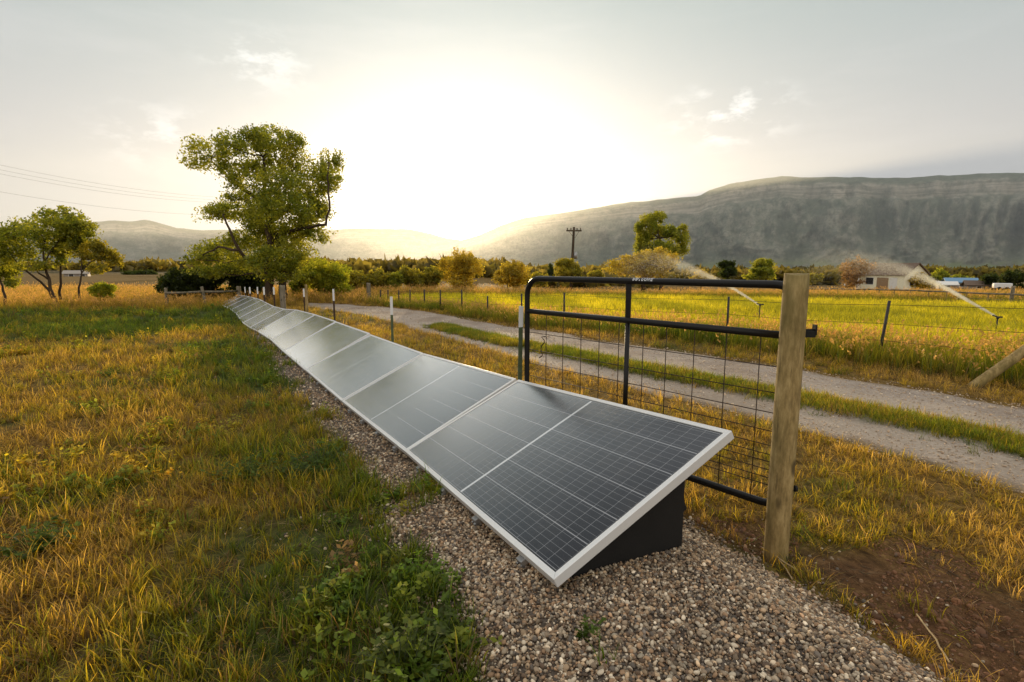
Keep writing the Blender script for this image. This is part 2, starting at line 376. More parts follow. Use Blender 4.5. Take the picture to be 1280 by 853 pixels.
# ------------------------------------------------------------------ gravel road: a crowned sheet on the ground with two wheel tracks
def resample(L, n):
    P = np.array([[p[0], p[1]] for p in L]); d = np.r_[0, np.cumsum(np.linalg.norm(np.diff(P, axis=0), axis=1))]
    s = np.linspace(0, d[-1], n); return np.stack([np.interp(s, d, P[:, 0]), np.interp(s, d, P[:, 1])], 1)
def build_road():
    n, m = 420, 44
    A = resample(roadNear, n); B = resample(roadFar, n)
    S = np.linspace(0, 1, m)
    P = A[:, None]*(1-S)[None, :, None]+B[:, None]*S[None, :, None]
    e = (fbm(P[..., 0]*1.3, P[..., 1]*1.3, oct=4, seed=41)-.5)*.55*(np.abs(S-.5)*2)[None]**3
    dirv = (B-A)/np.linalg.norm(B-A, axis=1)[:, None]
    P = P+dirv[:, None]*e[..., None]
    x, y = P[..., 0].ravel(), P[..., 1].ravel()
    dc = pdist(x, y, SL); end = sstep(0, 4, np.hypot(x-SL[-1][0], y-SL[-1][1]))
    z = ground(x, y)+.012+.02*(1-sstep(.1, .5, dc))+(fbm(x*1.2, y*1.2, seed=44)-.5)*.02
    ed = np.minimum(S, 1-S)[None].repeat(n, 0).ravel()
    z -= .03*(1-sstep(0, .05, ed))
    i = np.arange(n-1)[:, None]*m+np.arange(m-1)[None]; q = np.stack([i, i+1, i+m+1, i+m], -1).reshape(-1, 4)
    me = npmesh('gravel_road', np.stack([x, y, z], 1), quads=q, smooth=True)
    strip = (1-sstep(.08, .42, dc+(fbm(x*2.5, y*2.5, seed=46)-.5)*.4))*(1-sstep(22, 25, y))
    attr(me, 'rut', sstep(.35, .5, dc)*(1-sstep(.75, 1.15, dc+(fbm(x*1.1, y*1.1, seed=48)-.5)*.5))); attr(me, 'strip', strip); attr(me, 'edge', 1-sstep(.0, .09, ed+(fbm(x*3, y*3, seed=47)-.5)*.1))
    return me
t = NT('road_gravel'); P = t.pos(); n1 = t.noise(1.3, P, 5, .6); n2 = t.noise(22, P, 5, .7)
vo = t.n('ShaderNodeTexVoronoi'); t.l(P, vo.inputs['Vector']); vo.inputs['Scale'].default_value = 38; vo.inputs['Randomness'].default_value = 1
st = t.mix(vo.outputs['Color'], (.19, .135, .095), (.50, .385, .28)); sc2 = t.n('ShaderNodeHueSaturation'); t.l(st, sc2.inputs['Color']); sc2.inputs['Saturation'].default_value = .35
c = t.mix(.55, sc2.outputs[0], t.ramp(n1, [(.3, (.27, .205, .15)), (.7, (.44, .345, .26))]))
c = t.mix(t.math('MULTIPLY', t.smooth(.5, .7, n2), .3), c, (.14, .10, .07))
pt = t.noise(.55, P, 5, .65); c = t.mix(t.math('MULTIPLY', t.smooth(.45, .62, pt), .45), c, (.20, .135, .085)); c = t.mix(t.math('MULTIPLY', t.attr('rut'), .35), c, (.50, .41, .31)); c = t.mix(t.attr('strip'), c, (.07, .075, .022)); c = t.mix(t.attr('edge'), c, (.15, .10, .04))
h = t.math('ADD', t.math('MULTIPLY', t.math('SUBTRACT', 1, vo.outputs['Distance']), .8), t.math('MULTIPLY', n2, .5))
M_ROAD = t.done(t.bsdf(c, .85, 0, .18, t.bump(h, .9, .02)))
rob = link('gravel_road', build_road(), M_ROAD); tag(rob, kind='structure')

# ------------------------------------------------------------------ scatter (geometry nodes) for uncountable stuff
def scatter(name, pts, rot, scl, idx, tint, protos, seedcol=None):
    pc = bpy.data.collections.new(name+'_pieces')
    for o in protos: pc.objects.link(o)
    me = bpy.data.meshes.new(name); me.vertices.add(len(pts)); me.vertices.foreach_set('co', np.asarray(pts, np.float32).ravel())
    attr(me, 'rot', rot, 'FLOAT_VECTOR'); attr(me, 'scl', scl); attr(me, 'idx', idx, 'INT'); attr(me, 'tint', tint, 'FLOAT_COLOR')
    if seedcol is not None: attr(me, 'seedcol', seedcol, 'FLOAT_COLOR')
    o = link(name, me, None); tag(o, kind='stuff')
    ng = bpy.data.node_groups.new(name, 'GeometryNodeTree')
    ng.interface.new_socket('Geometry', in_out='INPUT', socket_type='NodeSocketGeometry'); ng.interface.new_socket('Geometry', in_out='OUTPUT', socket_type='NodeSocketGeometry')
    N = ng.nodes; gi, go = N.new('NodeGroupInput'), N.new('NodeGroupOutput')
    ip = N.new('GeometryNodeInstanceOnPoints'); ci = N.new('GeometryNodeCollectionInfo'); ci.inputs[0].default_value = pc; ci.inputs['Separate Children'].default_value = True; ci.inputs['Reset Children'].default_value = True
    ip.inputs['Pick Instance'].default_value = True
    def na(nm, ty):
        a = N.new('GeometryNodeInputNamedAttribute'); a.data_type = ty; a.inputs[0].default_value = nm; return a.outputs[0]
    L = ng.links.new
    L(gi.outputs[0], ip.inputs['Points']); L(ci.outputs[0], ip.inputs['Instance']); L(na('idx', 'INT'), ip.inputs['Instance Index'])
    L(na('rot', 'FLOAT_VECTOR'), ip.inputs['Rotation']); L(na('scl', 'FLOAT'), ip.inputs['Scale']); L(ip.outputs[0], go.inputs[0])
    md = o.modifiers.new('scatter', 'NODES'); md.node_group = ng
    return o
def tuft(name, n, hmin, hmax, spread, width, lean, seg=4, seedhead=0, lie=0, leafy=False, mat=None):
    V = []; T = []; hh = []; rn = []; sd = []
    for b in range(n):
        a = R.uniform(0, 2*PI); r = spread*math.sqrt(R.uniform()); L = R.uniform(hmin, hmax); az = R.uniform(0, 2*PI)
        tilt = abs(R.normal(0, lean))+lie*R.uniform(.7, 1.2); curve = R.uniform(.2, 1.0)*lean*1.6; p = np.array([r*math.cos(a), r*math.sin(a), -.01])
        w = width*R.uniform(.6, 1.25); side0 = R.uniform(0, PI); rv = R.uniform()
        rings = []
        for k in range(seg+1):
            u = k/seg; ang = min(tilt+curve*u*u, 1.75)
            d = np.array([math.sin(ang)*math.cos(az), math.sin(ang)*math.sin(az), math.cos(ang)])
            if k: p = p+d*L/seg
            s = np.array([math.cos(az+PI/2), math.sin(az+PI/2), 0])*math.cos(side0*.5)+d[[1, 2, 0]]*.3
            s = s/np.linalg.norm(s); ww = w*(1-u**1.7)*.5+.0003
            rings.append((p-s*ww, p+s*ww)); 
        for k in range(seg+1):
            V += list(rings[k]); hh += [k/seg]*2; rn += [rv]*2; sd += [0]*2
        o0 = len(V)-2*(seg+1)
        for k in range(seg): T.append((o0+2*k, o0+2*k+1, o0+2*k+3, o0+2*k+2))
        if seedhead and R.uniform() < seedhead:
            top = rings[-1][0]; 
            for q in range(9):
                c = top+d*(q*.014-.02)+R.normal(0, .008, 3)+np.array([0, 0, -.003*q]); a1 = R.normal(0, .011, 3); a2 = R.normal(0, .011, 3)+d*.014
                V += [c-a1, c-a2, c+a1, c+a2]; o1 = len(V)-4; T.append((o1, o1+1, o1+2, o1+3)); hh += [1]*4; rn += [R.uniform()]*4; sd += [1]*4
        if leafy:
            for q in range(10):
                k = R.integers(1, seg+1); c = (rings[k][0]+rings[k][1])/2; az2 = R.uniform(0, 2*PI); l = R.uniform(.015, .035)
                dd = np.array([math.cos(az2)*.9, math.sin(az2)*.9, R.uniform(-.1, .6)])*l; sv = np.array([-math.sin(az2), math.cos(az2), R.uniform(-.4, .4)])*l*.32
                V += [c, c+dd*.5+sv, c+dd, c+dd*.5-sv]; o1 = len(V)-4; T.append((o1, o1+1, o1+2, o1+3)); hh += [.5+.5*k/seg]*4; rn += [R.uniform()]*4; sd += [0]*4
    me = npmesh(name, V, quads=T, smooth=True); attr(me, 'h', hh); attr(me, 'rnd', rn); attr(me, 'seed', sd)
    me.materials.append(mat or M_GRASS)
    return bpy.data.objects.new(name, me)
def frustum(x, y, margin=1.14, extra=2.4):
    return (np.abs(x) < (y*.99+.25)*(640/F)*margin+extra) & (y > .9)
def sample(dens, y0, y1, xfun):         # uniform points in a trapezoid y0..y1, x within xfun(y)
    x0, x1 = xfun; n = int((x1-x0)*(y1-y0)*dens)
    return R.uniform(x0, x1, n), R.uniform(y0, y1, n)
GREEN = np.array([.11, .18, .014]); OLIVE = np.array([.29, .28, .022]); STRAW = np.array([.58, .39, .115]); BROWN = np.array([.26, .165, .06]); GOLD = np.array([.56, .385, .042])
def grass_tint(x, y, d):
    d = np.clip(d+R.normal(0, .22, len(x)), 0, 1)[:, None]
    c = np.where(d < .4, GREEN+(OLIVE-GREEN)*(d/.4), np.where(d < .75, OLIVE+(GOLD-OLIVE)*((d-.4)/.35), GOLD+(STRAW-GOLD)*((d-.75)/.25)))
    br = (R.uniform(size=len(x)) < .16)[:, None]; c = np.where(br & (d > .3), BROWN, c)
    return c*R.uniform(.65, 1.25, (len(x), 1))
def rots(n, tilt=.12): return np.stack([R.normal(0, tilt, n), R.normal(0, tilt, n), R.uniform(0, 2*PI, n)], 1)

lawn_p = [tuft('lawn_tuft', 16, .04, .12, .05, .0042, .45) for _ in range(5)]+[tuft('lawn_tuft', 11, .06, .165, .04, .006, .42) for _ in range(4)]+[tuft('lawn_tuft', 13, .06, .17, .06, .0030, .6, lie=.55) for _ in range(3)]+[tuft('lawn_tuft_leafy', 9, .05, .13, .06, .003, .5, leafy=True) for _ in range(3)]
def lawn():
    X, Y, S = [], [], []
    for y0, y1, dens, sc in ((.9, 2.2, 620, .9), (2.2, 3.6, 460, .95), (3.6, 6, 250, 1.05), (6, 10, 110, 1.25), (10, 18, 42, 1.6), (18, 34, 16, 2.2)):
        x, y = sample(dens, y0, y1, (-y1*1.25-2.6, 1.0)); k = frustum(x, y) & (x < row_lo(y)+.25); x, y = x[k], y[k]
        X.append(x); Y.append(y); S.append(np.full(len(x), sc))
    x, y, s = map(np.concatenate, (X, Y, S))
    bed = sdpoly(x, y, BED); e = (fbm(x*3, y*3, oct=3, seed=21)-.5)*.35
    # ragged grass edge that creeps into the gravel
    k = (bed+e < .0) | ((bed < .35) & (fbm(x*2.2, y*2.2, oct=2, seed=52) > .56) & (y > 2.6)) | (R.uniform(size=len(x)) < .012)
    # thin patches
    k &= fbm(x*1.1, y*1.1, oct=3, seed=53) > R.uniform(.12, .36, len(x))
    x, y, s = x[k], y[k], s[k]; d = dryness(x, y)
    idx = R.integers(0, 9, len(x)); dryi = R.uniform(size=len(x)) < d*.45; idx = np.where(dryi, R.integers(9, 12, len(x)), idx); idx = np.where((fbm(x*1.5+7, y*1.5, oct=3, seed=57) > .56) & (R.uniform(size=len(x)) < .17) & (d < .72), R.integers(12, 15, len(x)), idx); d = np.where(idx > 11, d*.55, d)
    s = s*R.uniform(.6, 1.25, len(x))*(.75+.6*fbm(x*.8, y*.8, seed=55))
    P = np.stack([x, y, ground(x, y)], 1)
    return scatter('lawn_grass', P, rots(len(x)), s, idx, grass_tint(x, y, d), lawn_p)
lawn()
verge_p = [tuft('verge_tuft', 16, .05, .13, .06, .0045, .5) for _ in range(5)]+[tuft('verge_tuft', 12, .05, .16, .06, .0032, .6, lie=.5) for _ in range(3)]
def verge():
    X, Y, S = [], [], []
    for y0, y1, dens, sc in ((1.2, 3, 420, .85), (3, 5, 300, .9), (5, 9, 140, 1.1), (9, 16, 60, 1.4), (16, 30, 24, 1.7)):
        x, y = sample(dens, y0, y1, (-16, 9)); k = frustum(x, y); x, y = x[k], y[k]; X.append(x); Y.append(y); S.append(np.full(len(x), sc))
    x, y, s = map(np.concatenate, (X, Y, S))
    up = np.where(y < UPa[0, 1], UPa[0, 0]+(UPa[0, 1]-y)*.5, np.interp(y, UPa[:, 1], UPa[:, 0]))
    k = (x > up-.3) & (sdpoly(x, y, ROAD) < .12*fbm(x*4, y*4, seed=61)) & (fence_side(x, y) < -.2) & (sdpoly(x, y, BED) < .0)
    dd = sdpoly(x, y, DIRT)+(fbm(x*3, y*3, oct=3, seed=21)-.5)*.6
    k &= (dd < 0) | (R.uniform(size=len(x)) < .075)
    k &= fbm(x*1.3, y*1.3, oct=3, seed=62) > R.uniform(.12, .38, len(x))
    x, y, s = x[k], y[k], s[k]; n = len(x)
    d = dryness(x, y); idx = R.integers(0, 8, n)
    P = np.stack([x, y, ground(x, y)], 1)
    return scatter('verge_grass', P, rots(n), s*R.uniform(.6, 1.2, n), idx, grass_tint(x, y, d), verge_p)
verge()
def strip():
    n = 15000; i = R.uniform(0, 1, n); Q = resample(SL, 400); k = (i*399).astype(int); off = R.normal(0, .15, n)
    dv = np.gradient(Q, axis=0); nv = np.stack([-dv[:, 1], dv[:, 0]], 1); nv /= np.linalg.norm(nv, axis=1)[:, None]
    p = Q[k]+nv[k]*off[:, None]+R.normal(0, .05, (n, 2)); x, y = p[:, 0], p[:, 1]
    keep = (fbm(x*1.6, y*1.6, seed=65) > .3+.25*sstep(10, 18, y)) & (y < 19); x, y = x[keep], y[keep]; n = len(x)
    d = np.clip(.22+(fbm(x, y, seed=66)-.5)*.9, 0, 1)
    return scatter('track_strip_grass', np.stack([x, y, ground(x, y)+.01], 1), rots(n), (.75+.045*y)*R.uniform(.5, 1.1, n), R.integers(0, 5, n), grass_tint(x, y, d), [o.copy() for o in verge_p[:5]])
strip()
field_p = [tuft('field_tuft', 12, .12, .30, .10, .009, .35, seg=3) for _ in range(5)]
def field():
    X, Y, S = [], [], []
    for y0, y1, dens, sc in ((5, 12, 70, .85), (12, 20, 42, 1.0), (20, 36, 24, 1.3)):
        x, y = sample(dens, y0, y1, (-13, 34)); k = frustum(x, y); X.append(x[k]); Y.append(y[k]); S.append(np.full(k.sum(), sc))
    x, y, s = map(np.concatenate, (X, Y, S)); k = (sdpoly(x, y, FIELD) > -.2) & (fence_side(x, y) > .5)
    x, y, s = x[k], y[k], s[k]; n = len(x); v = fbm(x*.35, y*.35, oct=4, seed=71)[:, None]
    c = np.array([.66, .60, .035])*(.75+.5*v)+np.array([.20, .12, .01])*np.clip(v-.5, 0, 1)*1.5
    return scatter('field_grass', np.stack([x, y, ground(x, y)], 1), rots(n), s*R.uniform(.7, 1.2, n), R.integers(0, 5, n), c*R.uniform(.8, 1.2, (n, 1)), field_p)
field()
tall_p = [tuft('tall_tuft', 9, .35, .68, .09, .007, .22, seg=4, seedhead=.22) for _ in range(5)]+[tuft('tall_tuft', 10, .3, .55, .10, .008, .28, seg=4) for _ in range(3)]
def border():
    L = (FB1-FB0).length; n = 15500; s = R.uniform(0, 1, n)**.85; s = 1-s; off = R.normal(.15, .42, n)
    # the seed-headed stand widens towards the near right corner
    wide = R.uniform(size=n) < .35; off = np.where(wide, R.uniform(0, 3.2, n)*(1-s)**1.2+.1, off)
    x = FB0.x+fdir.x*L*s+fnor.x*off; y = FB0.y+fdir.y*L*s+fnor.y*off
    k = frustum(x, y, 1.2, 2) & (sdpoly(x, y, ROAD) < -.12) & (fbm(x*.9, y*.9, seed=81) > .26); x, y, off = x[k], y[k], off[k]; n = len(x)
    idx = np.where(R.uniform(size=n) < (.25+.35*(off > .5))*(1.25-s[k]), R.integers(0, 5, n), R.integers(5, 8, n))
    d = np.clip(.30+(fbm(x*.5, y*.5, seed=82)-.5)*.6, 0, 1); c = grass_tint(x, y, d)*np.array([.9, 1.0, .8])
    sc = np.array([.50, .33, .13])*R.uniform(.7, 1.2, (n, 1))
    return scatter('tall_border_grass', np.stack([x, y, ground(x, y)], 1), rots(n, .1), R.uniform(.45, .85, n), idx, c, tall_p, sc)
border()
def meadow():                            # long dry grass at the far end, round the big tree and beyond the field
    n = 34000; y = R.uniform(23, 46, n); x = R.uniform(-46, 40, n); k = frustum(x, y, 1.1, 2) & ((fence_side(x, y) < -4) | (sdpoly(x, y, FIELD) < -.3)) & (sdpoly(x, y, ROAD) < -.4)
    k &= ~((x > -13) & (x < -1) & (y < 25)); k &= fbm(x*.3, y*.3, seed=92) > .32
    x, y = x[k], y[k]; n = len(x); left = x < -6
    d = np.where(left, .85, .55)+(fbm(x*.2, y*.2, seed=91)-.5)*.5
    # a darker green belt just before the far rail fence
    belt = (x > 3) & (np.abs(sdpoly(x, y, FIELD)) < 2.2); d = np.where(belt, .15, d)
    c = grass_tint(x, y, d); sc = np.array([.52, .34, .14])*R.uniform(.7, 1.2, (n, 1))
    return scatter('meadow_grass', np.stack([x, y, ground(x, y)], 1), rots(n, .1), R.uniform(.6, 1.15, n)*np.where(left, .95, .9), np.where(belt, R.integers(5, 8, n), R.integers(0, 8, n)), c, [o.copy() for o in tall_p], sc)
meadow()

# ------------------------------------------------------------------ gravel stones
def stone_mat():
    t = NT('gravel_stone'); c = t.attr('tint', 'INSTANCER', 'Color'); n = t.noise(60, t.objc(), 3)
    v = t.n('ShaderNodeVectorMath', operation='SCALE'); t.l(c, v.inputs[0]); t.l(t.math('MULTIPLY_ADD', n, .6, .7), v.inputs['Scale'])
    return t.done(t.bsdf(v.outputs[0], .75, 0, .35))
M_STONE = stone_mat()
def stone(i):
    bm = bmesh.new(); bmesh.ops.create_icosphere(bm, subdivisions=2, radius=1)
    ax = R.uniform(.65, 1.15, 3)*np.array([1, 1, .72]); sd = int(R.integers(1000))
    pl = [(R.normal(size=3), R.uniform(.55, .85)) for _ in range(7)]
    for v in bm.verts:
        p = np.array(v.co)
        for nn, d in pl:
            nn = nn/np.linalg.norm(nn); k = p@nn
            if k > d: p = p-nn*(k-d)*.85
        p = p*(.9+.2*float(vnoise(np.array([p[0]*2+9]), np.array([p[1]*2]), np.array([p[2]*2]), sd)[0])); v.co = Vector(p*ax*.0073)
    for f in bm.faces: f.smooth = True
    me = bpy.data.meshes.new('stone'); bm.to_mesh(me); bm.free(); me.materials.append(M_STONE)
    return bpy.data.objects.new('stone', me)
stones = [stone(i) for i in range(10)]
def stone_tint(n, warm=0.0):
    base = np.array([[.34, .275, .205], [.21, .16, .115], [.50, .43, .34], [.14, .095, .065], [.28, .18, .11], [.12, .10, .085], [.38, .275, .18]])
    return base[R.integers(0, len(base), n)]*R.uniform(.55, 1.5, (n, 1))*np.where(R.uniform(size=(n, 1)) < .06, 1.5, 1.0)*np.array([1.06, 1.04, .97])
def gravel():
    X, Y, S = [], [], []
    for y0, y1, dens, sc in ((.9, 2.3, 16500, 1.0), (2.3, 3.6, 9000, 1.05), (3.6, 6, 2900, 1.25), (6, 10, 900, 1.6), (10, 18, 180, 2.2)):
        lo, hi = (row_lo(y1)-1.3, row_lo(y0)+2.4); x, y = sample(dens, y0, y1, (float(lo), float(hi))); k = frustum(x, y, 1.1, .4); X.append(x[k]); Y.append(y[k]); S.append(np.full(k.sum(), sc))
    x, y, s = map(np.concatenate, (X, Y, S)); e = (fbm(x*3, y*3, oct=3, seed=21)-.5)*.35
    b = sdpoly(x, y, BED)+e; k = b > R.normal(0, .05, len(x)); k |= (R.uniform(size=len(x)) < .05*np.exp(np.clip(b, -3, 0)*4)); x, y, s = x[k], y[k], s[k]; n = len(x)
    # spare the hidden middle under the panels
    z = ground(x, y)+.02*sstep(-.05, .3, sdpoly(x, y, BED))*fbm(x*5, y*5, oct=2, seed=9)+R.uniform(-.002, .012, n)
    R3 = np.stack([R.normal(0, .6, n), R.normal(0, .6, n), R.uniform(0, 2*PI, n)], 1)
    return scatter('gravel', np.stack([x, y, z], 1), R3, s*np.minimum(R.lognormal(-.2, .42, n), 1.55), R.integers(0, 10, n), stone_tint(n), stones)
gravel()
def road_stones():
    X, Y, S = [], [], []
    for y0, y1, dens, sc in ((2.5, 5, 900, 1.0), (5, 8, 420, 1.25), (8, 14, 150, 1.7), (14, 26, 40, 2.4)):
        x, y = sample(dens, y0, y1, (-9, 9)); k = frustum(x, y, 1.12, .4); X.append(x[k]); Y.append(y[k]); S.append(np.full(k.sum(), sc*.85))
    x, y, s = map(np.concatenate, (X, Y, S)); b = sdpoly(x, y, ROAD); dc = pdist(x, y, SL)
    k = (b > R.normal(0, .06, len(x))) & ((dc > R.uniform(.1, .4, len(x))) | (y > 22)); x, y, s = x[k], y[k], s[k]; n = len(x)
    # thinner in the wheel ruts
    return scatter('road_gravel_stones', np.stack([x, y, ground(x, y)+.013+R.uniform(-.004, .008, n)], 1), np.stack([R.normal(0, .5, n), R.normal(0, .5, n), R.uniform(0, 2*PI, n)], 1), s*R.lognormal(-.15, .35, n), R.integers(0, 10, n), (.5*stone_tint(n)+.5*np.array([.38, .30, .22]))*1.35, [o.copy() for o in stones])
road_stones()

def soil():
    x, y = sample(6500, 1.0, 3.6, (.7, 4.2)); k = frustum(x, y, 1.1, .4) & (sdpoly(x, y, DIRT)+(fbm(x*3, y*3, oct=3, seed=21)-.5)*.5 > -.1) & (sdpoly(x, y, BED) < .05) & (fbm(x*2.4, y*2.4, oct=2, seed=77) > .42); x, y = x[k], y[k]; n = len(x)
    c = np.array([.16, .075, .034])*R.uniform(.5, 1.5, (n, 1)); P = np.stack([x, y, ground(x, y)], 1)
    scatter('soil_clods', P, np.stack([R.normal(0, .6, n), R.normal(0, .6, n), R.uniform(0, 6.3, n)], 1), R.lognormal(-.75, .6, n), R.integers(0, 10, n), c, [o.copy() for o in stones])
    lit = [tuft('straw_litter', 5, .05, .16, .07, .0026, .3, seg=3, lie=1.45) for _ in range(4)]
    x, y = sample(420, .9, 3.6, (-3.2, 4.2)); k = frustum(x, y, 1.1, .4) & (((sdpoly(x, y, DIRT) > -.3) & (sdpoly(x, y, BED) < .03)) | (x < row_lo(y)-.1)); k &= fbm(x*1.7, y*1.7, seed=78) > .4; x, y = x[k], y[k]; n = len(x)
    scatter('straw_litter', np.stack([x, y, ground(x, y)+.012], 1), rots(n, .08), R.uniform(.6, 1.3, n), R.integers(0, 4, n), np.array([.40, .29, .15])*R.uniform(.5, 1.2, (n, 1)), lit)
soil()

# ------------------------------------------------------------------ solar panels
def make_panel():
    root = empty('solar_panel', (0, 0, 0), 'x', 'solar panel', 'solar panels laid out in one long row')
    d, lip = .04, .026
    mb = MB()                             # frame: four mitred rails with a lip, top face at z=0
    for pts in (((0, 0), (PL, 0), (PL-lip, lip), (lip, lip)), ((PL, 0), (PL, PW), (PL-lip, PW-lip), (PL-lip, lip)), ((PL, PW), (0, PW), (lip, PW-lip), (PL-lip, PW-lip)), ((0, PW), (0, 0), (lip, lip), (lip, PW-lip))):
        top = [mb.bm.verts.new((x, y, 0)) for x, y in pts]; bot = [mb.bm.verts.new((x, y, -d)) for x, y in pts]
        mb.bm.faces.new(top); mb.bm.faces.new(bot[::-1])
        for k in range(4): mb.bm.faces.new((top[k], bot[k], bot[(k+1) % 4], top[(k+1) % 4]))
    fr = mb.build('frame', M_ALU, root)
    bv = fr.modifiers.new('bevel', 'BEVEL'); bv.width = .0018; bv.segments = 2; bv.limit_method = 'ANGLE'
    MB().poly([(lip-.004, lip-.004, -.004), (PL-lip+.004, lip-.004, -.004), (PL-lip+.004, PW-lip+.004, -.004), (lip-.004, PW-lip+.004, -.004)]).build('glass_face', M_PV, root)
    MB().poly([(lip, lip, -.012), (lip, PW-lip, -.012), (PL-lip, PW-lip, -.012), (PL-lip, lip, -.012)]).build('back_sheet', M_WHITE, root)
    for k in range(4):
        x = PL*(.14+.24*k); m = MB(); m.box((x, -.004, -.058), (.045, .036, .030), bev=.004); m.box((x+.012, -.02, -.075), (.018, .022, .03), bev=.003); m.tube([(x-.012, -.022, -.062), (x-.012, -.03, -.062)], .006, 6)
        m.build('clip', M_CLIP, root)
    for x in (.35, PL-.35):
        MB().box((x, PW-.16, -.25), (.04, .04, .42), bev=.004).build('rear_leg', M_BLACK, root)
    return root
ORD = ['', 'second', 'third', 'fourth', 'fifth', 'sixth', 'seventh', 'eighth', 'ninth', 'tenth', 'eleventh', 'twelfth', 'thirteenth']
proto = make_panel()
for i in range(14):
    A0, A1, B0, B1 = [Vector(v) for v in (LO[i+1], LO[i], UP[i+1], UP[i])]
    o = proto if i == 0 else copy_tree(proto)
    ux = ((A1-A0)+(B1-B0)).normalized(); uy = ((B0-A0)+(B1-A1)); uy = (uy-ux*uy.dot(ux)).normalized(); uz = ux.cross(uy)
    c = (A0+A1+B0+B1)/4; org = c-ux*PL/2-uy*PW/2
    M = Matrix((ux, uy, uz)).transposed().to_4x4(); M.translation = org
    o.matrix_world = M
    o['label'] = ('nearest and largest solar panel of the row, resting on a black tub' if i == 0 else
                  'solar panel at the far end of the row, beside the wooden rail fence' if i == 13 else
                  '%s solar panel of the long row, counted from its near end' % ORD[i])
# the black tub under the nearest panel
def tub():
    A1, B1, A0 = Vector(LO[0]), Vector(UP[0]), Vector(LO[1]); ux = (A0-A1).normalized(); uy = (B1-A1).normalized()
    base = []; n = ux.cross(uy).normalized(); n = n if n.z > 0 else -n
    hx = Vector((ux.x, ux.y, 0)).normalized(); hy = Vector((uy.x, uy.y, 0)).normalized()
    bm = bmesh.new(); rows = []
    # outline across the panel's width (s) and height; extruded along its length
    s0, s1, r = .16, .81, .07
    def zt(s): p = A1+uy*s*PW; return p.z-.085
    def pt(s, z, off):
        p = A1+hx*off+uy*(s*PW); return Vector((p.x, p.y, z))
    prof = []
    zb = lambda s: gz(*(A1+hx*.3+uy*s*PW).xy)-.02
    for s in np.linspace(s0, s1, 12): prof.append((s, zt(s)))
    zbot = zb(s1)
    for a in np.linspace(0, PI/2, 6): prof.append((s1-r+r*math.cos(a), zbot+r-r*math.sin(a)))
    for s in np.linspace(s1-r-.05, s0, 10): prof.append((s, min(zb(s), zt(s)-.01)))
    layers = []
    for off, inset in ((.10, .02), (.115, .0), (.40, 0), (.415, .02)):
        cs = sum(p[0] for p in prof)/len(prof)
        layers.append([bm.verts.new(pt(s+(cs-s)*inset*1.2, z-inset*(.3 if z > zbot+.1 else -.3), off)) for s, z in prof])
    for a, b in zip(layers[:-1], layers[1:]):
        for k in range(len(a)): bm.faces.new((a[k], a[(k+1) % len(a)], b[(k+1) % len(a)], b[k]))
    bm.faces.new(layers[0]); bm.faces.new(layers[-1][::-1])
    bmesh.ops.recalc_face_normals(bm, faces=bm.faces)
    for f in bm.faces: f.smooth = len(f.verts) == 4
    me = bpy.data.meshes.new('support_tub'); bm.to_mesh(me); bm.free()
    return tag(link('support_tub', me, M_BLACK), 'black rounded tub propping up the near end of the nearest solar panel', 'tub')
tub()

# ------------------------------------------------------------------ gate and its post
pb = Vector(at(969, 697, 2.5)); pb.z = gz(pb.x, pb.y)-.05
ptop = at(996, 343, 2.5)
def round_post(name, base, top, r0, r1, mat, label, cat='fence post', group=None, n=20, bumps=.06):
    bm = bmesh.new(); L = (top-base).length; ax = (top-base).normalized(); q = Vector((0, 0, 1)).rotation_difference(ax).to_matrix(); rings = []; m = 18
    for i in range(m+1):
        u = i/m; r = r0+(r1-r0)*u
        if i == m: r *= .96
        rings.append([bm.verts.new(q @ Vector((math.cos(a)*r*(1+bumps*(float(vnoise(np.array([math.cos(a)*1.5+5]), np.array([math.sin(a)*1.5]), np.array([u*L*2.5]), 3)[0])-.5)), math.sin(a)*r*(1+bumps*(float(vnoise(np.array([math.sin(a)*1.5]), np.array([u*L*2+3]), None, 4)[0])-.5)), u*L+(.006*math.cos(a*2+1) if i == m else 0)))) for a in [2*PI*k/n for k in range(n)]])
    for A, B in zip(rings[:-1], rings[1:]):
        for k in range(n): f = bm.faces.new((A[k], A[(k+1) % n], B[(k+1) % n], B[k])); f.smooth = True
    bm.faces.new(rings[-1]); bm.faces.new(rings[0][::-1])
    me = bpy.data.meshes.new(name); bm.to_mesh(me); bm.free()
    return me, base
me, b = round_post('gate_post', pb, ptop, .058, .056, M_POST, '')
root = empty('gate_post', pb, 'thick round weathered wooden post holding the black gate', 'gate post')
link('post', me, M_POST, root)
# gate ends (centre lines)
gR = Vector((pb.x-.035, pb.y-.0, 0)); xr = at(975, 425, 2.5)
gL = at(659, 393, 4.07); gR = Vector((at(1000, 425, 2.5).x, 2.57, 0)); gL.z = 0
# run the gate from gL to the post, on the post's far-left side
gd = (gR-gL).normalized(); gn = Vector((-gd.y, gd.x, 0)); 
if gn.y < 0: gn = -gn
GL_ = (gR-gL).length+.035
zt, zm, zb_ = 1.385, 1.135, .242
def gp(s, z, o=0): p = gL+gd*s+gn*o; return Vector((p.x, p.y, z))
gate = empty('metal_gate', gp(0, 0), 'black tubular steel gate with welded wire infill beside the solar panels', 'gate')
def gl(v): return Vector(v)-gate.location
rt = .0205; rc = .13
arc = [(rc-rc*math.cos(a), zt-rc+rc*math.sin(a)) for a in np.linspace(0, PI/2, 9)]
arc2 = [(GL_-s, z) for s, z in arc[::-1]]
arc3 = [(GL_-s, zb_+(zt-z)) for s, z in arc]; arc4 = [(s, zb_+(zt-z)) for s, z in arc[::-1]]
ring = arc+arc2+arc3+arc4
m = MB(); m.tube([gl(gp(s, z)) for s, z in ring+[ring[0], ring[1]]], rt, 14, cap=False); m.build('gate_frame', M_GATE, gate)
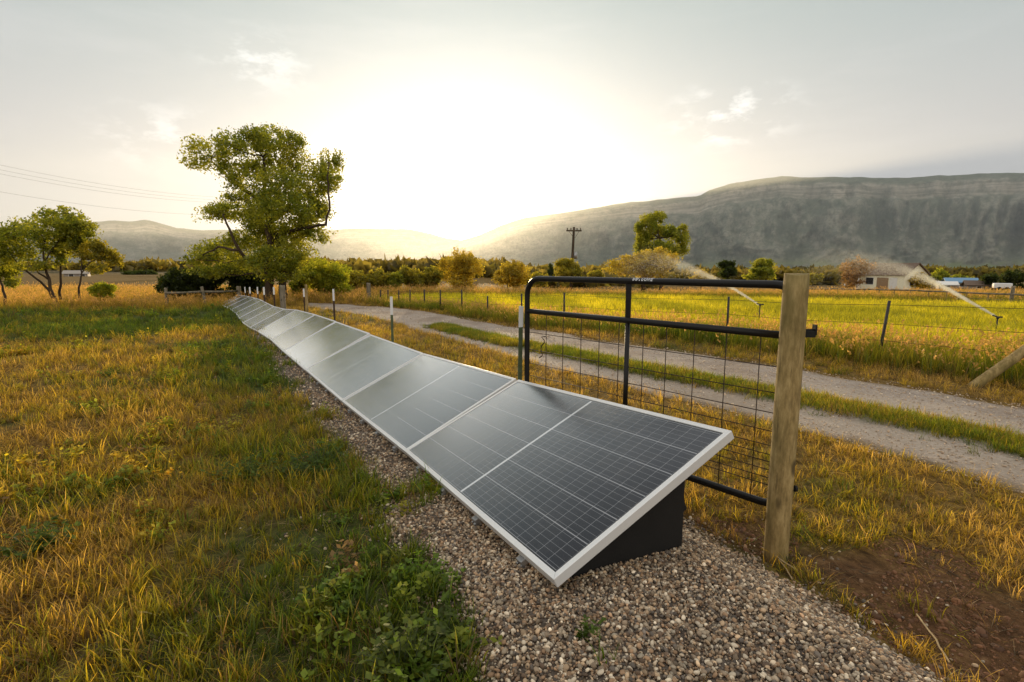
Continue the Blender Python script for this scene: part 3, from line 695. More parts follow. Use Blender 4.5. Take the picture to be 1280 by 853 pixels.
m = MB(); m.tube([gl(gp(rt*.7, zm)), gl(gp(GL_-rt*.7, zm))], .0195, 14); m.build('middle_rail', M_GATE, gate)
ss = GL_*.0
def s_at(px, py):                        # distance along the gate of a photo pixel column
    best = min((abs((lambda p: 640+F*p.x/(p.y*CP-(p.z-H)*SP))(gp(s, zm))-px), s) for s in np.linspace(0, GL_, 400)); return best[1]
sb = s_at(785, 425)
m = MB(); m.box(gl(gp(sb, (zt+zm)/2)), (.040, .012, zt-zm-.02), Matrix.Rotation(math.atan2(gd.y, gd.x), 3, 'Z'), .004); m.tube([gl(gp(sb, zm-.005)), gl(gp(sb, zb_+.01))], .0155, 12)
m.build('centre_brace', M_GATE, gate)
m = MB()
for px in (682.8, 703.9, 726.1, 749.2, 773.4, 804, 833.5, 868, 908.4, 950.7): s = s_at(px, 425); m.tube([gl(gp(s, zm-.012, .004)), gl(gp(s, zb_+.012, .004))], .0027, 6)
for o in (.17, .31, .42, .52, .60, .65, .69, .735, .78, .82): m.tube([gl(gp(.012, zm-o*.97, .009)), gl(gp(GL_-.012, zm-o*.97, .009))], .0026, 6)
m.build('wire_mesh', M_WIRE, gate)
# scuffed white brand lettering stencilled on the top rail
LET = {'W': ['10001', '10001', '10101', '10101', '01010'], 'C': ['01110', '10001', '10000', '10001', '01110'], 'O': ['01110', '10001', '10001', '10001', '01110'], 'R': ['11110', '10001', '11110', '10010', '10001'], 'E': ['11111', '10000', '11110', '10000', '11111'], '.': ['00000', '00000', '00000', '00110', '00110']}
m = MB(); cs = .0034; s0 = s_at(791, 352); L_ = 'WW.CORE'
for ci, ch in enumerate(L_):
    for r_, rowp in enumerate(LET[ch]):
        for c_, bit in enumerate(rowp):
            if bit == '0': continue
            if R.uniform() < .12: continue
            a0 = PI*.5+.15+r_*.26; u0 = s0+(ci*6.4+c_+(4-r_)*.35)*cs
            q = []
            for (du, da) in ((0, 0), (cs, 0), (cs, .26), (0, .26)):
                a = a0+da; rr_ = rt+.0006; p = gp(u0+du, zt+math.sin(a)*rr_, math.cos(a)*rr_); q.append(gl(p))
            m.poly(q)
m.build('lettering', M_LETTER, gate)
# twisted tie hanging on the mesh
m = MB(); s = s_at(681, 460); pts = [gl(gp(s+.02*math.sin(k*1.3)-.03*k/8, .93-.018*k, -.012+.01*math.cos(k*1.7))) for k in range(9)]; m.tube(pts, .004, 6); m.tube([gl(gp(s-.005, .93, 0)), gl(gp(s-.02, .95, -.012)), gl(gp(s+.012, .955, 0))], .0035, 6); m.build('wire_tie', M_WIRE, gate)
# hinges: strap through the post with bolt ends on the right
def hinge(z, py, big):
    m = MB(); c = at(1003 if big else 984, py, 2.5)-root.location; rot = Matrix.Rotation(math.atan2(gd.y, gd.x), 3, 'Z')
    d_ = Vector((1, .0, 0)); px_r = .058
    if big:
        m.box(c+Vector((.033, 0, -.01)), (.05, .03, .032), None, .003); m.tube([c+Vector((-.02, 0, .008)), c+Vector((.062, 0, .008))], .006, 8); m.box(c+Vector((.058, 0, .01)), (.008, .034, .05), None, .002)
    else:
        m.tube([c+Vector((.0, 0, 0)), c+Vector((.035, 0, 0))], .009, 8); m.tube([c+Vector((.034, 0, 0)), c+Vector((.046, 0, 0))], .017, 6)
    return m.build('hinge_bolt', M_BLACK, root)
hinge(1.13, 415, True)
hinge(.4, 611, False)
c = root.children[-1]
for a, q in ((gp(GL_-.06, zm-.05), ptop), (gp(GL_-.06, zb_+.12), pb)): m = MB(); m.tube([a-root.location, Vector((q.x, q.y, a.z))-root.location], .011, 8); m.build('hinge_pin', M_BLACK, root)

# ------------------------------------------------------------------ posts beside the panels
def tpost(px, ytop, Y, label, group, body=M_TPOST, white=.22, lean=0, w=.034):
    top = at(px, ytop, Y); base = Vector((top.x+lean, top.y, gz(top.x, top.y)-.04))
    r = empty('fence_post', base, label, 'fence post', group); L = top.z-base.z; ang = math.radians(R.uniform(-25, 25))
    def tee(z0, z1, k=1.0):
        m = MB(); rot = Matrix.Rotation(ang, 3, 'Z'); d0 = Vector((-lean, 0, L))/L
        m.box((0, 0, (z0+z1)/2), (w*k, .006*k, z1-z0), rot); m.box(rot @ Vector((0, .019, 0))+Vector((0, 0, (z0+z1)/2)), (.006*k, .031, z1-z0-.0005), rot)
        if white and k == 1:
            for z in np.arange(z0+.05, z1-.02, .055): m.box(rot @ Vector((0, -.005, 0))+Vector((0, 0, z)), (.012, .006, .02), rot)
        for v in m.bm.verts: v.co.x += -lean*v.co.z/L
        return m
    tee(0, L-white if white else L).build('shaft', body, r)
    if white: tee(L-white, L, 1.06).build('white_tip', M_WHITE, r)
    return r
PG = 'metal posts with white tips behind the solar panels'
tpost(651.5, 383, 4.12, 'green metal T post with white tip against the left end of the gate', PG, white=.165, lean=-.02)
tpost(489, 371, 7.2, 'green metal T post with white tip, alone between the gate and the big tree', PG, white=.25)
tpost(416.5, 361.5, 9.9, 'brown metal T post with white tip in front of the road bend', PG, M_TRUST, .22)
tpost(379.5, 361, 12.9, 'brown metal T post with white tip touching a thin wooden post', PG, M_TRUST, .2)
tpost(342, 359, 16.8, 'metal T post with white tip just left of the thick wooden post', PG, M_TRUST, .24, w=.05)
for k, (px, Y) in enumerate([(329.6, 19), (321.5, 21), (312, 23), (306, 25)]):
    tpost(px, 359, Y, 'small distant white tipped metal post, %s left of the thick grey post' % ['second', 'third', 'fourth', 'fifth'][k], PG, M_TRUST, .28, w=.055)
def wpost(px, ytop, Y, rad, label, mat=M_GREYWOOD, group=None, lean=(0, 0)):
    top = at(px, ytop, Y); base = Vector((top.x+lean[0], top.y+lean[1], gz(top.x, top.y)-.05))
    me, b = round_post('wooden_post', base, top, rad*1.05, rad, mat, '', n=12); o = link('wooden_post', me, mat); o.location = base
    return tag(o, label, 'fence post', group)
wpost(352.5, 357, 15.6, .075, 'thick grey wooden post at the row beside the big tree trunk')
wpost(382.3, 356, 13.4, .03, 'thin brown wooden post just behind a white tipped metal post', M_POST)

# wooden rail fence at the far end of the row
pts = [(298, 358, 27.2, .11), (252, 358.5, 25.8, .075), (207, 360, 25.2, .075), (150, 361.5, 24.6, .07)][:3]
tops = [at(a, b, c) for a, b, c, d in pts]
rf = empty('rail_fence', (tops[1].x, tops[1].y, gz(tops[1].x, tops[1].y)), 'grey wooden rail fence with one rail below the dark shrubs at left', 'fence')
for T_, p in zip(tops, pts):
    lb = Vector((T_.x+(.15 if p[0] == 252 else 0), T_.y, gz(T_.x, T_.y)-.05)); me, b = round_post('post', lb, T_, p[3], p[3]*.95, M_GREYWOOD, '', n=10); o = link('post', me, M_GREYWOOD, rf); o.location = lb-rf.location
for a, b in zip(tops[:-1], tops[1:]):
    m = MB(); dz = Vector((0, 0, -.24)); off = Vector((0, -.09, 0)); m.tube([a+dz+off-rf.location, (a+b)/2+dz+off+Vector((0, 0, -.02))-rf.location, b+dz+off-rf.location], .05, 8); m.build('rail', M_GREYWOOD, rf)

# wire fence along the field
ff = empty('field_fence', FENCE0, 'wire fence of dark steel posts running along the near edge of the green field', 'fence')
def on_fence(px):
    d = ray(px, 380); # intersect azimuth with fence line
    A = np.array([[d[0], -fdir.x], [d[1], -fdir.y]]); t_, s_ = np.linalg.solve(A, np.array([FENCE0.x, FENCE0.y])); return FENCE0+fdir*s_
fp = []
for px, yt in ((1112, 376), (911, 371), (705.4, 366), (652, 367), (609.5, 370), (577.2, 362), (550.3, 362.5), (530.4, 362), (512.5, 362.5), (498.5, 363), (485, 362.5), (475.5, 362.5)):
    p = on_fence(px if px != 1112 else 1105); p.z = gz(p.x, p.y); top = at(px, yt, p.y); fp.append((p, top))
p0 = FENCE0-fdir*4.6; p0.z = gz(p0.x, p0.y); fp.insert(0, (p0, p0+Vector((0, 0, 1.15))))
for p, top in fp:
    m = MB(); a = p-ff.location; b = top-ff.location; m.tube([a-Vector((0, 0, .05)), b], .017+.0006*p.y, 6); m.tube([a+Vector((0, .022, .02)), b+Vector((0, .022, -.02))], .011+.0003*p.y, 4); m.build('post', M_DARKPOST, ff)
wt = (FENCE1+fdir*.4); wt.z = gz(wt.x, wt.y); me, b = round_post('wooden_end_post', wt, wt+Vector((0, 0, 1.05)), .13, .12, M_GREYWOOD, '', n=10); o = link('wooden_end_post', me, M_GREYWOOD, ff); o.location = wt-ff.location
for fr_ in (.93, .62, .34):
    P_ = [a+(b-a)*fr_-ff.location for a, b in fp]+[wt+Vector((0, 0, 1.0*fr_))-ff.location]
    pts = []
    for a, b in zip(P_[:-1], P_[1:]): pts += [a, (a+b)/2+Vector((0, 0, -.03))]
    pts.append(P_[-1]); MB().tube(pts, .0035, 4).build('wire', M_WIRE, ff)
# leaning brace pole at the right edge
a = G(1213, 483.5); b = at(1330, 404, a.y-.1)
me, _ = round_post('brace_pole', a-Vector((0, 0, .03)), b, .062, .058, M_GREYWOOD, '', n=14); o = link('brace_pole', me, M_POST); o.location = a-Vector((0, 0, .03))
tag(o, 'wooden pole slanting up out of the tall grass at the right edge', 'pole')
bpst = Vector((b.x+.1, b.y, gz(b.x, b.y)-.05)); me, _ = round_post('wooden_post', bpst, Vector((b.x+.12, b.y, b.z+.25)), .085, .08, M_GREYWOOD, '', n=14); o = link('wooden_post', me, M_GREYWOOD); o.location = bpst
tag(o, 'wooden corner post that the slanting brace pole leans on', 'fence post')

# far rail fence beyond the field
fa, fb = G(1003, 370), G(1263, 381); 
far = empty('rail_fence', fa, 'long wooden rail fence across the far side of the green field', 'fence')
nP = 13; fpts = []
for k in range(nP+3):
    p = fa+(fb-fa)*(k/nP); p.z = gz(p.x, p.y); fpts.append(p); big = k == nP
    h_ = .95 if big else .55
    me, b = round_post('post', p-Vector((0, 0, .05)), p+Vector((R.normal(0, .02), 0, h_)), .085 if big else .04, .08 if big else .038, M_GREYWOOD if big else M_POST, '', n=8); o = link('post', me, M_GREYWOOD if big else M_POST, far); o.location = p-Vector((0, 0, .05))-far.location
for z, r_ in ((.52, .045), (.22, .014)):
    MB().tube([p+Vector((0, -.06, z+R.normal(0, .012)))-far.location for p in fpts], r_, 7).build('rail', M_GREYWOOD, far)

# ------------------------------------------------------------------ trees
PAL = dict(dark=[(.032, .048, .012), (.055, .075, .016)], mid=[(.125, .165, .02), (.33, .335, .04)], olive=[(.16, .165, .024), (.34, .30, .036)], bright=[(.20, .26, .026), (.42, .42, .04)], gold=[(.27, .22, .028), (.47, .38, .05)], rust=[(.19, .115, .05), (.30, .19, .085)])
def leaves(blobs, nleaf, size, pal, clump=.36, nclump=12, gap=.0, seedn=0):
    vol = np.array([b[1][0]*b[1][1]*b[1][2] for b in blobs])**.75; vol /= vol.sum(); P = []; Tn = []; clumps = []
    lo, hi = [np.array(c) for c in PAL[pal]]
    for (c, r), w in zip(blobs, vol):
        c = np.array(c); r = np.array(r); n = int(nleaf*w); cl = []
        for q in range(nclump):
            d = R.normal(size=3); d /= np.linalg.norm(d); d[2] = d[2]*.9+.1; k = R.uniform(.35, 1.0)**.6; cc = c+d*r*k; cl.append((cc, R.uniform(.55, 1.2), R.uniform()))
        clumps.append((c, [x[0] for x in cl]))
        ids = R.integers(0, nclump, n); cc = np.array([cl[i][0] for i in ids]); sr = np.array([cl[i][1] for i in ids])[:, None]; tv = np.array([cl[i][2] for i in ids])
        off = R.normal(size=(n, 3)); off /= np.linalg.norm(off, axis=1)[:, None]; off *= (R.uniform(size=(n, 1))**.5)
        p = cc+off*r*clump*sr; P.append(p); Tn.append(tv)
    P = np.concatenate(P); tv = np.concatenate(Tn); n = len(P)
    if gap:
        f = 1/np.mean([b[1][0] for b in blobs])*3.6; k = fbm(P[:, 0]*f, P[:, 1]*f, P[:, 2]*f, oct=2, seed=seedn) > gap; P, tv = P[k], tv[k]; n = len(P)
    a = R.normal(size=(n, 3)); a[:, 2] -= .2; a /= np.linalg.norm(a, axis=1)[:, None]; b = R.normal(size=(n, 3)); b = np.cross(a, b); b /= np.linalg.norm(b, axis=1)[:, None]
    s = size*R.uniform(.55, 1.25, (n, 1)); V = np.stack([P, P+a*s*.5+b*s*.33, P+a*s, P+a*s*.5-b*s*.33], 1).reshape(-1, 3)
    q = np.arange(n*4).reshape(-1, 4)
    mixv = np.clip(tv+R.normal(0, .25, n), 0, 1)[:, None]; col = (lo+(hi-lo)*mixv)*R.uniform(.75, 1.25, (n, 1))
    me = npmesh('crown', V, quads=q); attr(me, 'tint', np.repeat(col, 4, 0), 'FLOAT_COLOR'); me.materials.append(M_LEAF)
    return me, clumps
def wob(pts, k=.05, sub=3):
    out = []; 
    for a, b in zip(pts[:-1], pts[1:]):
        a, b = Vector(a), Vector(b); L = (b-a).length
        for i in range(sub): out.append(a+(b-a)*(i/sub)+(Vector(R.normal(0, k*L/sub*2, 3)) if i else Vector((0, 0, 0))))
    out.append(Vector(pts[-1])); return out
def limb(m, pts, r0, r1, n=7, k=.05):
    P = wob(pts, k); N = len(P)-1; m.tube(P, [r0+(r1-r0)*(i/N)**.8 for i in range(N+1)], n)
    return P
def tree(name, label, cat, base, blobs, nleaf, size, pal, trunk_r, limbs=None, gap=.0, clump=.36, nclump=12, group=None, stems=1, twigs=True, bark=None):
    base = Vector(base); r = empty(name, base, label, cat, group)
    loc = [((np.array(c)-np.array(base)), rr) for c, rr in blobs]
    me, clumps = leaves(loc, nleaf, size, pal, clump, nclump, gap, seedn=int(R.integers(999)))
    m = MB(); joints = []
    if limbs:
        for pts, r0, r1 in limbs: joints += [(q, r1) for q in limb(m, [Vector(p)-base for p in pts], r0, r1)]
    else:
        top = max(c[2] for c, _ in loc); cx = np.mean([c for c, _ in loc], 0)
        for s in range(stems):
            o = Vector((R.normal(0, trunk_r*2.5), R.normal(0, trunk_r*2.5), 0)) if stems > 1 else Vector((0, 0, 0)); tp = Vector((cx[0]*.7+(R.normal(0, .25)*abs(top)*.5 if stems > 1 else 0), cx[1]*.7, top*.75))
            joints += [(q, trunk_r*.4) for q in limb(m, [o-Vector((0, 0, .1)), o*1.1+tp*.35, tp], trunk_r, trunk_r*.25, 8, .06)][2:]
    if twigs:
        for c, cl in clumps:
            c = Vector(c); js = [j for j in joints if j[0].z < c.z+.1] or joints; j = min(js, key=lambda q: (q[0]-c).length+abs(q[0].z-c.z)*.2)
            rr0 = max(.012, min(trunk_r*.4, j[1])); mid = (j[0]+c)/2+Vector((0, 0, -.05*(c-j[0]).length))
            limb(m, [j[0], mid, c], rr0*.8, rr0*.35, 6, .08)
            for q in cl[::2]: limb(m, [c, Vector(q)], rr0*.33, rr0*.1, 4, .08)
    m.build('trunk', bark or M_BARK, r)
    link('crown', me, M_LEAF, r)
    return r
def PB(px, py, Y, rx, ry, rd=None, jit=0):
    c = at(px, py, Y+R.normal(0, jit) if jit else Y); k = Y/F; return (tuple(c), (rx*k, (rd if rd else (rx+ry)/2*1.0)*k, ry*k))
# 1 the big cottonwood
D = 28.5
big = [(314, 175, 26, 16), (264, 196, 31, 17), (341, 177, 26, 16), (362, 203, 27, 20), (320, 212, 26, 18), (411, 204, 15, 17), (387, 234, 28, 22), (345, 238, 28, 22), (278, 266, 33, 12), (314, 270, 26, 16), (358, 264, 27, 22), (343, 300, 30, 20), (394, 295, 20, 10), (272, 316, 33, 15), (313, 322, 28, 15), (366, 320, 26, 20), (292, 338, 28, 10), (352, 342, 24, 12), (400, 262, 12, 14), (250, 325, 16, 10), (322, 292, 26, 20), (336, 262, 26, 20), (374, 288, 20, 18), (380, 258, 18, 16), (298, 302, 22, 12), (338, 326, 26, 16), (300, 226, 20, 13), (395, 262, 16, 15), (300, 250, 20, 11), (416, 222, 11, 13), (388, 282, 18, 13), (262, 340, 20, 9), (362, 180, 18, 14), (290, 182, 18, 12), (404, 225, 16, 18)]
zz = lambda x, y, dY=0: at(220+x/3.413, 140+y/3.413, D+dY)
bx = at(338, 375, D); gb = gz(bx.x, D)
def dn(p): q = Vector(p); q.z = gb-.1; return q
t1 = dn(zz(398, 800)); t2 = dn(zz(468, 800))
tree('cottonwood_tree', 'tallest tree, a spreading cottonwood with two trunks at the far end of the panels', 'tree', (bx.x, D, gb), [PB(a, b, D, c, d, None, 1.0) for a, b, c, d in big], 105000, .125, 'mid', .2,
     [([t1, zz(395, 770), zz(405, 600), zz(400, 450), zz(380, 300), zz(372, 190)], .30, .06), ([t2, zz(455, 740, .3), zz(440, 640, .3), zz(430, 520, .3)], .26, .12),
      ([zz(396, 740), zz(330, 660, -.5), zz(270, 590, -.9), zz(228, 500, -1), zz(200, 440, -1)], .13, .04), ([zz(430, 525, .2), zz(540, 495, -.6), zz(640, 482, -.8), zz(655, 385, -.8), zz(645, 280, -.6), zz(655, 215)], .10, .03),
      ([zz(385, 400), zz(320, 350, -.4), zz(230, 285, -.6), zz(150, 210, -.4)], .13, .04), ([zz(272, 590, -.9), zz(180, 575, -1.2), zz(115, 610, -1)], .08, .03), ([zz(395, 360), zz(470, 280, .6), zz(520, 230, .6)], .12, .04), ([zz(400, 470), zz(500, 400, .8), zz(570, 340, .9)], .12, .04)], gap=.43, clump=.60, nclump=24)
# 2 the group at left
D = 25.5
A = lambda x, y, dY=0: at(x/5.333, 240+y/5.333, D+dY)
def gA(x, dY=0): p = A(x, 745, dY); p.z = gz(p.x, p.y)-.05; return p
tree('young_tree', 'leafy young tree with two leaning stems at left, largest of the left group', 'tree', gA(375), [PB(a, b, D, c, d, None, .5) for a, b, c, d in [(20, 297, 26, 12), (50, 290, 26, 15), (78, 281, 22, 14), (95, 290, 18, 15), (60, 308, 26, 13), (28, 316, 22, 10), (88, 308, 16, 11), (55, 272, 15, 9), (105, 283, 13, 8), (84, 268, 11, 8), (98, 272, 9, 7), (64, 268, 8, 6), (30, 283, 13, 10), (8, 287, 12, 9), (40, 332, 18, 8), (70, 326, 12, 8), (112, 296, 9, 7), (12, 330, 16, 10), (0, 305, 18, 14)]], 24000, .12, 'mid', .1,
     [([gA(375), A(350, 680), A(310, 540), A(290, 440), A(300, 330)], .10, .03), ([gA(375), A(330, 660), A(230, 570, -.3), A(140, 500, -.3), A(80, 430, -.3)], .075, .025), ([A(318, 580), A(240, 520, .3), A(190, 450, .3)], .05, .02), ([A(298, 470), A(350, 380), A(400, 300)], .04, .015)], gap=.45, clump=.64, nclump=18)
tree('young_tree', 'slim upright young tree directly right of the leaning one in the left group', 'tree', gA(410, .6), [PB(a, b, D+.6, c, d, None, .3) for a, b, c, d in [(84, 296, 14, 12), (92, 283, 13, 11), (76, 314, 10, 8), (98, 304, 10, 8)]], 11000, .11, 'mid', .06, [([gA(410, .6), A(395, 670, .6), A(405, 500, .6), A(430, 400, .6), A(470, 300, .6)], .075, .02)], gap=.45, clump=.64)
tree('sapling', 'thin sapling with pale green crown, rightmost of the left tree group', 'tree', gA(540), [PB(a, b, D, c, d, None, .3) for a, b, c, d in [(118, 315, 15, 9), (135, 320, 14, 9), (145, 327, 8, 7), (122, 338, 11, 6), (103, 322, 10, 8), (128, 306, 10, 6)]], 11000, .10, 'olive', .05, [([gA(540), A(525, 640), A(545, 540), A(600, 470), A(690, 420)], .06, .015), ([A(545, 540), A(540, 460), A(560, 400)], .03, .012)], gap=.45, clump=.64)
tree('young_tree', 'partly cut off young tree at the left edge of the lawn', 'tree', gA(40, -.5), [PB(a, b, D-.5, c, d, None, .3) for a, b, c, d in [(2, 345, 14, 10), (-8, 330, 16, 14), (18, 352, 9, 7), (-12, 315, 18, 12)]], 10000, .11, 'mid', .06, [([gA(40, -.5), A(20, 660, -.5), A(-10, 560, -.5), A(-30, 470, -.5)], .07, .02)], gap=.45, clump=.64)
def bush(name, label, px, py, Y, rx, ry, pal, n, size, cat='bush', group=None, nb=7, gap=.3, clump=.5, stems=3, conic=False, tr=None, bark=None, nclump=14):
    top = at(px, py, Y); gzv = gz(top.x, top.y); blobs = []; k = Y/F
    if conic:
        for i in range(nb): u = i/(nb-1); blobs.append(PB(px+R.normal(0, rx*.08), py-ry+2*ry*u, Y, rx*(.18+.82*u), ry*.34))
    else:
        for i in range(max(2, nb//3)): blobs.append(PB(px+rx*R.uniform(-.6, .6), py+ry*R.uniform(.45, .75), Y, rx*R.uniform(.4, .6), ry*R.uniform(.3, .42), None, rx*k*.3))
        for i in range(nb): a = R.uniform(0, 2*PI); q = math.sqrt(R.uniform()); blobs.append(PB(px+rx*.62*q*math.cos(a), py+ry*.55*q*math.sin(a), Y, rx*R.uniform(.38, .6), ry*R.uniform(.4, .6), None, rx*k*.3))
    return tree(name, label, cat, (top.x, top.y, gzv-.05), blobs, int(n*1.6), size*.85, pal, tr or max(.03, rx*k*.045), None, gap, clump, nclump, group, stems, True, bark)
bush('bush', 'small bright green bush in the dry grass right of the left tree group', 129, 362, 26.5, 17, 11, 'bright', 5200, .10)
bush('dark_shrub', 'dark dense shrub at the left end of the rail fence', 216, 350, 29.5, 26, 22, 'dark', 9000, .16, 'shrub', nb=6, gap=.1)
bush('dark_shrub', 'dark shrub behind the middle of the wooden rail fence', 258, 352, 31, 28, 24, 'dark', 9000, .17, 'shrub', nb=6, gap=.1)
bush('dark_shrub', 'dark shrub behind the trunk base of the tallest tree', 310, 352, 32, 30, 25, 'dark', 9000, .18, 'shrub', nb=6, gap=.1)
bush('green_bush', 'bright yellow green bush right of the tallest tree by the road bend', 408, 346, 33, 29, 24, 'bright', 13000, .15, nb=8, gap=.25)
bush('dark_shrub', 'dark green shrub between the tallest tree and the bright green bush', 375, 355, 34, 16, 18, 'mid', 5000, .17, 'shrub', gap=.2)
HG = 'rounded bushes in the hedge beyond the road bend'
for k, (px, py, rx, ry, pal, lab) in enumerate([(448, 352, 18, 15, 'olive', 'olive hedge bush at the road bend, leftmost of the hedge'), (470, 350, 17, 14, 'olive', 'second bush from the left in the hedge beyond the road bend'), (492, 349, 16, 14, 'mid', 'darker bush in the middle of the hedge, third from the left'), (514, 347, 17, 14, 'olive', 'fourth bush from the left in the hedge, left of the backlit golden tree'), (538, 349, 16, 14, 'olive', 'hedge bush against the left side of the backlit golden tree')]):
    bush('hedge_bush', lab, px, py, 42+k, rx, ry, pal, 5200, .2, group=HG, gap=.2)
bush('backlit_tree', 'golden backlit tree standing directly below the setting sun', 577, 338, 46, 26, 27, 'gold', 11000, .18, 'tree', nb=9, gap=.4, stems=3, tr=.12)
bush('rounded_tree', 'round golden tree right of the sun and left of the gate', 639, 343, 48, 20, 19, 'gold', 8000, .18, 'tree', nb=7, gap=.33, stems=2, tr=.1)
bush('bush', 'low bush just left of the gate corner beyond the field', 672, 349, 50, 14, 10, 'olive', 3200, .2)
bush('conifer_tree', 'tiny dark pointed conifer left of the utility pole', 689, 341, 75, 7, 9, 'dark', 1500, .3, 'conifer', conic=True, stems=1)
bush('rounded_tree', 'round tree wrapped round the foot of the utility pole', 714, 335, 47, 20, 18, 'olive', 7000, .18, 'tree', nb=6, gap=.33, stems=1, tr=.13)
bush('bush', 'low scrub bush between the utility pole and the golden bush', 745, 345, 55, 12, 7, 'olive', 2200, .2)
D = 58
tree('poplar_tree', 'tall green tree rising behind the wide golden bush', 'tree', (at(826, 340, D).x, D, gz(at(826, 340, D).x, D)-.05), [PB(a, b, D, c, d, None, .6) for a, b, c, d in [(805, 283, 13, 13), (820, 275, 14, 9), (832, 290, 12, 12), (850, 292, 12, 14), (812, 298, 14, 12), (846, 310, 14, 12), (825, 315, 16, 14), (800, 308, 8, 16)]], 26000, .2, 'mid', .25, None, .34, .5, 16)
bush('golden_bush', 'wide golden bush catching the sprinkler spray', 808, 327, 44, 45, 20, 'gold', 16000, .16, nb=12, gap=.2, clump=.45)
bush('bush', 'low yellow bush under the sprinkler jet left of the conifer', 878, 346, 50, 16, 7, 'gold', 2600, .18)
bush('conifer_tree', 'dark round topped conifer between the golden bush and the gate post', 909, 336, 62, 12, 13, 'dark', 4200, .26, 'conifer', nb=5, gap=.15, stems=1)
bush('rounded_tree', 'dark green round tree just left of the gate post', 951, 338, 62, 22, 14, 'mid', 7500, .26, 'tree', nb=7, gap=.25, stems=1)
bush('bush', 'low dark bush just right of the top of the gate post', 1016, 348, 64, 12, 7, 'olive', 2200, .22)
bush('rust_bush', 'reddish brown feathery bush in front of the cream house', 1062, 341, 46, 24, 24, 'rust', 7000, .14, nb=9, gap=.42, clump=.36, stems=6, tr=.035)
bush('yellow_bush', 'yellow bush at the right gable end of the cream house', 1150, 352, 84, 16, 10, 'gold', 4500, .3)
bush('green_tree', 'yellow green tree behind the right end of the cream house', 1141, 337, 100, 12, 8, 'bright', 3000, .4, 'tree', stems=1)
bush('green_tree', 'dark green tree above the blue roofed shed', 1172, 345, 110, 13, 9, 'mid', 3200, .42, 'tree', stems=1)
bush('green_tree', 'green tree behind the blue roofed shed, left of the dark round trees', 1202, 350, 120, 14, 7, 'mid', 3200, .42, 'tree', stems=1)
bush('dark_tree', 'dark round tree right of the sheds', 1237, 352, 95, 13, 11, 'dark', 4500, .4, 'tree', stems=1, gap=.12)
bush('dark_tree', 'larger dark round tree above the white trailer at the right edge', 1266, 350, 90, 15, 13, 'dark', 5200, .38, 'tree', stems=1, gap=.12)
bush('dark_shrub', 'low dark shrub far out on the dry plain right of the left trees', 176, 341, 150, 20, 5, 'dark', 3500, .6, 'shrub', gap=.05)

# far woodland on the plain: one mass nobody could count
def woodland():
    V = []; n = 0; P = []; C = []
    for (x0, x1, Y, h0, h1, num) in ((-1400, 1500, 700, 4, 9, 420), (-260, 60, 330, 3, 6, 260), (-700, -150, 420, 2.5, 5, 170), (120, 520, 340, 3, 7, 110), (-90, 90, 175, 1.8, 3.4, 130), (-60, 30, 120, 1.2, 2.4, 80)):
        for _ in range(num):
            x = R.uniform(x0, x1); y = Y*R.uniform(.85, 1.25); z = gz(x, y); r = R.uniform(h0, h1)*.9; k = 60
            d = R.normal(size=(k, 3)); d /= np.linalg.norm(d, axis=1)[:, None]; p = np.array([x, y, z+r*.5])+d*np.array([r*1.3, r*1.1, r*.65])*(R.uniform(size=(k, 1))**.3); P.append(p); C.append(np.tile(np.array([.15, .125, .035])*R.uniform(.5, 1.6), (k, 1)))
    P = np.concatenate(P); C = np.concatenate(C); n = len(P); s = .9+P[:, 1:2]/500
    a = R.normal(size=(n, 3))*s; b = R.normal(size=(n, 3))*s; V = np.stack([P-a, P-b, P+a, P+b], 1).reshape(-1, 3)
    me = npmesh('distant_woodland', V, quads=np.arange(n*4).reshape(-1, 4)); attr(me, 'tint', np.repeat(C, 4, 0), 'FLOAT_COLOR'); o = link('distant_woodland', me, M_LEAF); tag(o, kind='stuff')
woodland()

# ------------------------------------------------------------------ weeds and dry stalks in the foreground (things of their own)
def weed(px, py, label, h, rad, n, tint, leaf=.035):
    b = G(px, py); V = []; Q = []; C = []
    m = MB()
    for i in range(n):
        a = R.uniform(0, 2*PI); r = rad*math.sqrt(R.uniform()); L = h*R.uniform(.5, 1.0)*(1-.45*(r/rad)**2); st = Vector((r*.5*math.cos(a), r*.5*math.sin(a), 0)); en = Vector((r*math.cos(a)*1.25+R.normal(0, .01), r*math.sin(a)*1.25, L)); P_ = wob([st, (st+en)/2+Vector((0, 0, .02)), en], .05, 2); m.tube(P_, [.0022, .002, .0017, .0014, .0008], 4)
        for q in range(11):
            u = R.uniform(.12, 1.0); c = np.array(st+(en-st)*u)+np.array([0, 0, .01]); az = R.uniform(0, 2*PI); l = leaf*R.uniform(.5, 1.2); d = np.array([math.cos(az), math.sin(az), R.uniform(-.3, .5)])*l; s = np.array([-math.sin(az), math.cos(az), R.uniform(-.3, .3)])*l*.32
            o1 = len(V); V += [c, c+d*.5+s, c+d, c+d*.5-s]; Q.append((o1, o1+1, o1+2, o1+3)); C += [np.array(tint)*R.uniform(.6, 1.35)]*4
    r = empty('weed_plant', b, label, 'weed', 'leafy weeds in the lawn')
    m.build('stem', simple('weed_stem', (.06, .08, .025), .7), r); me = npmesh('foliage', V, quads=Q); attr(me, 'tint', np.array(C), 'FLOAT_COLOR'); o = link('foliage', me, M_LEAF, r)
weed(400, 590, 'bushy dark green weed at the edge of the gravel strip, midway up the lawn', .20, .22, 60, (.09, .145, .02))
weed(310, 600, 'spreading green weed clump left of the bushy weed by the gravel', .17, .2, 40, (.11, .16, .024))
weed(42, 690, 'low dark green weed clump at the left edge of the lawn', .13, .17, 46, (.10, .155, .022))
weed(508, 838, 'pale yellow green weed at the bottom of the lawn beside the gravel', .16, .12, 34, (.14, .18, .025), .03)
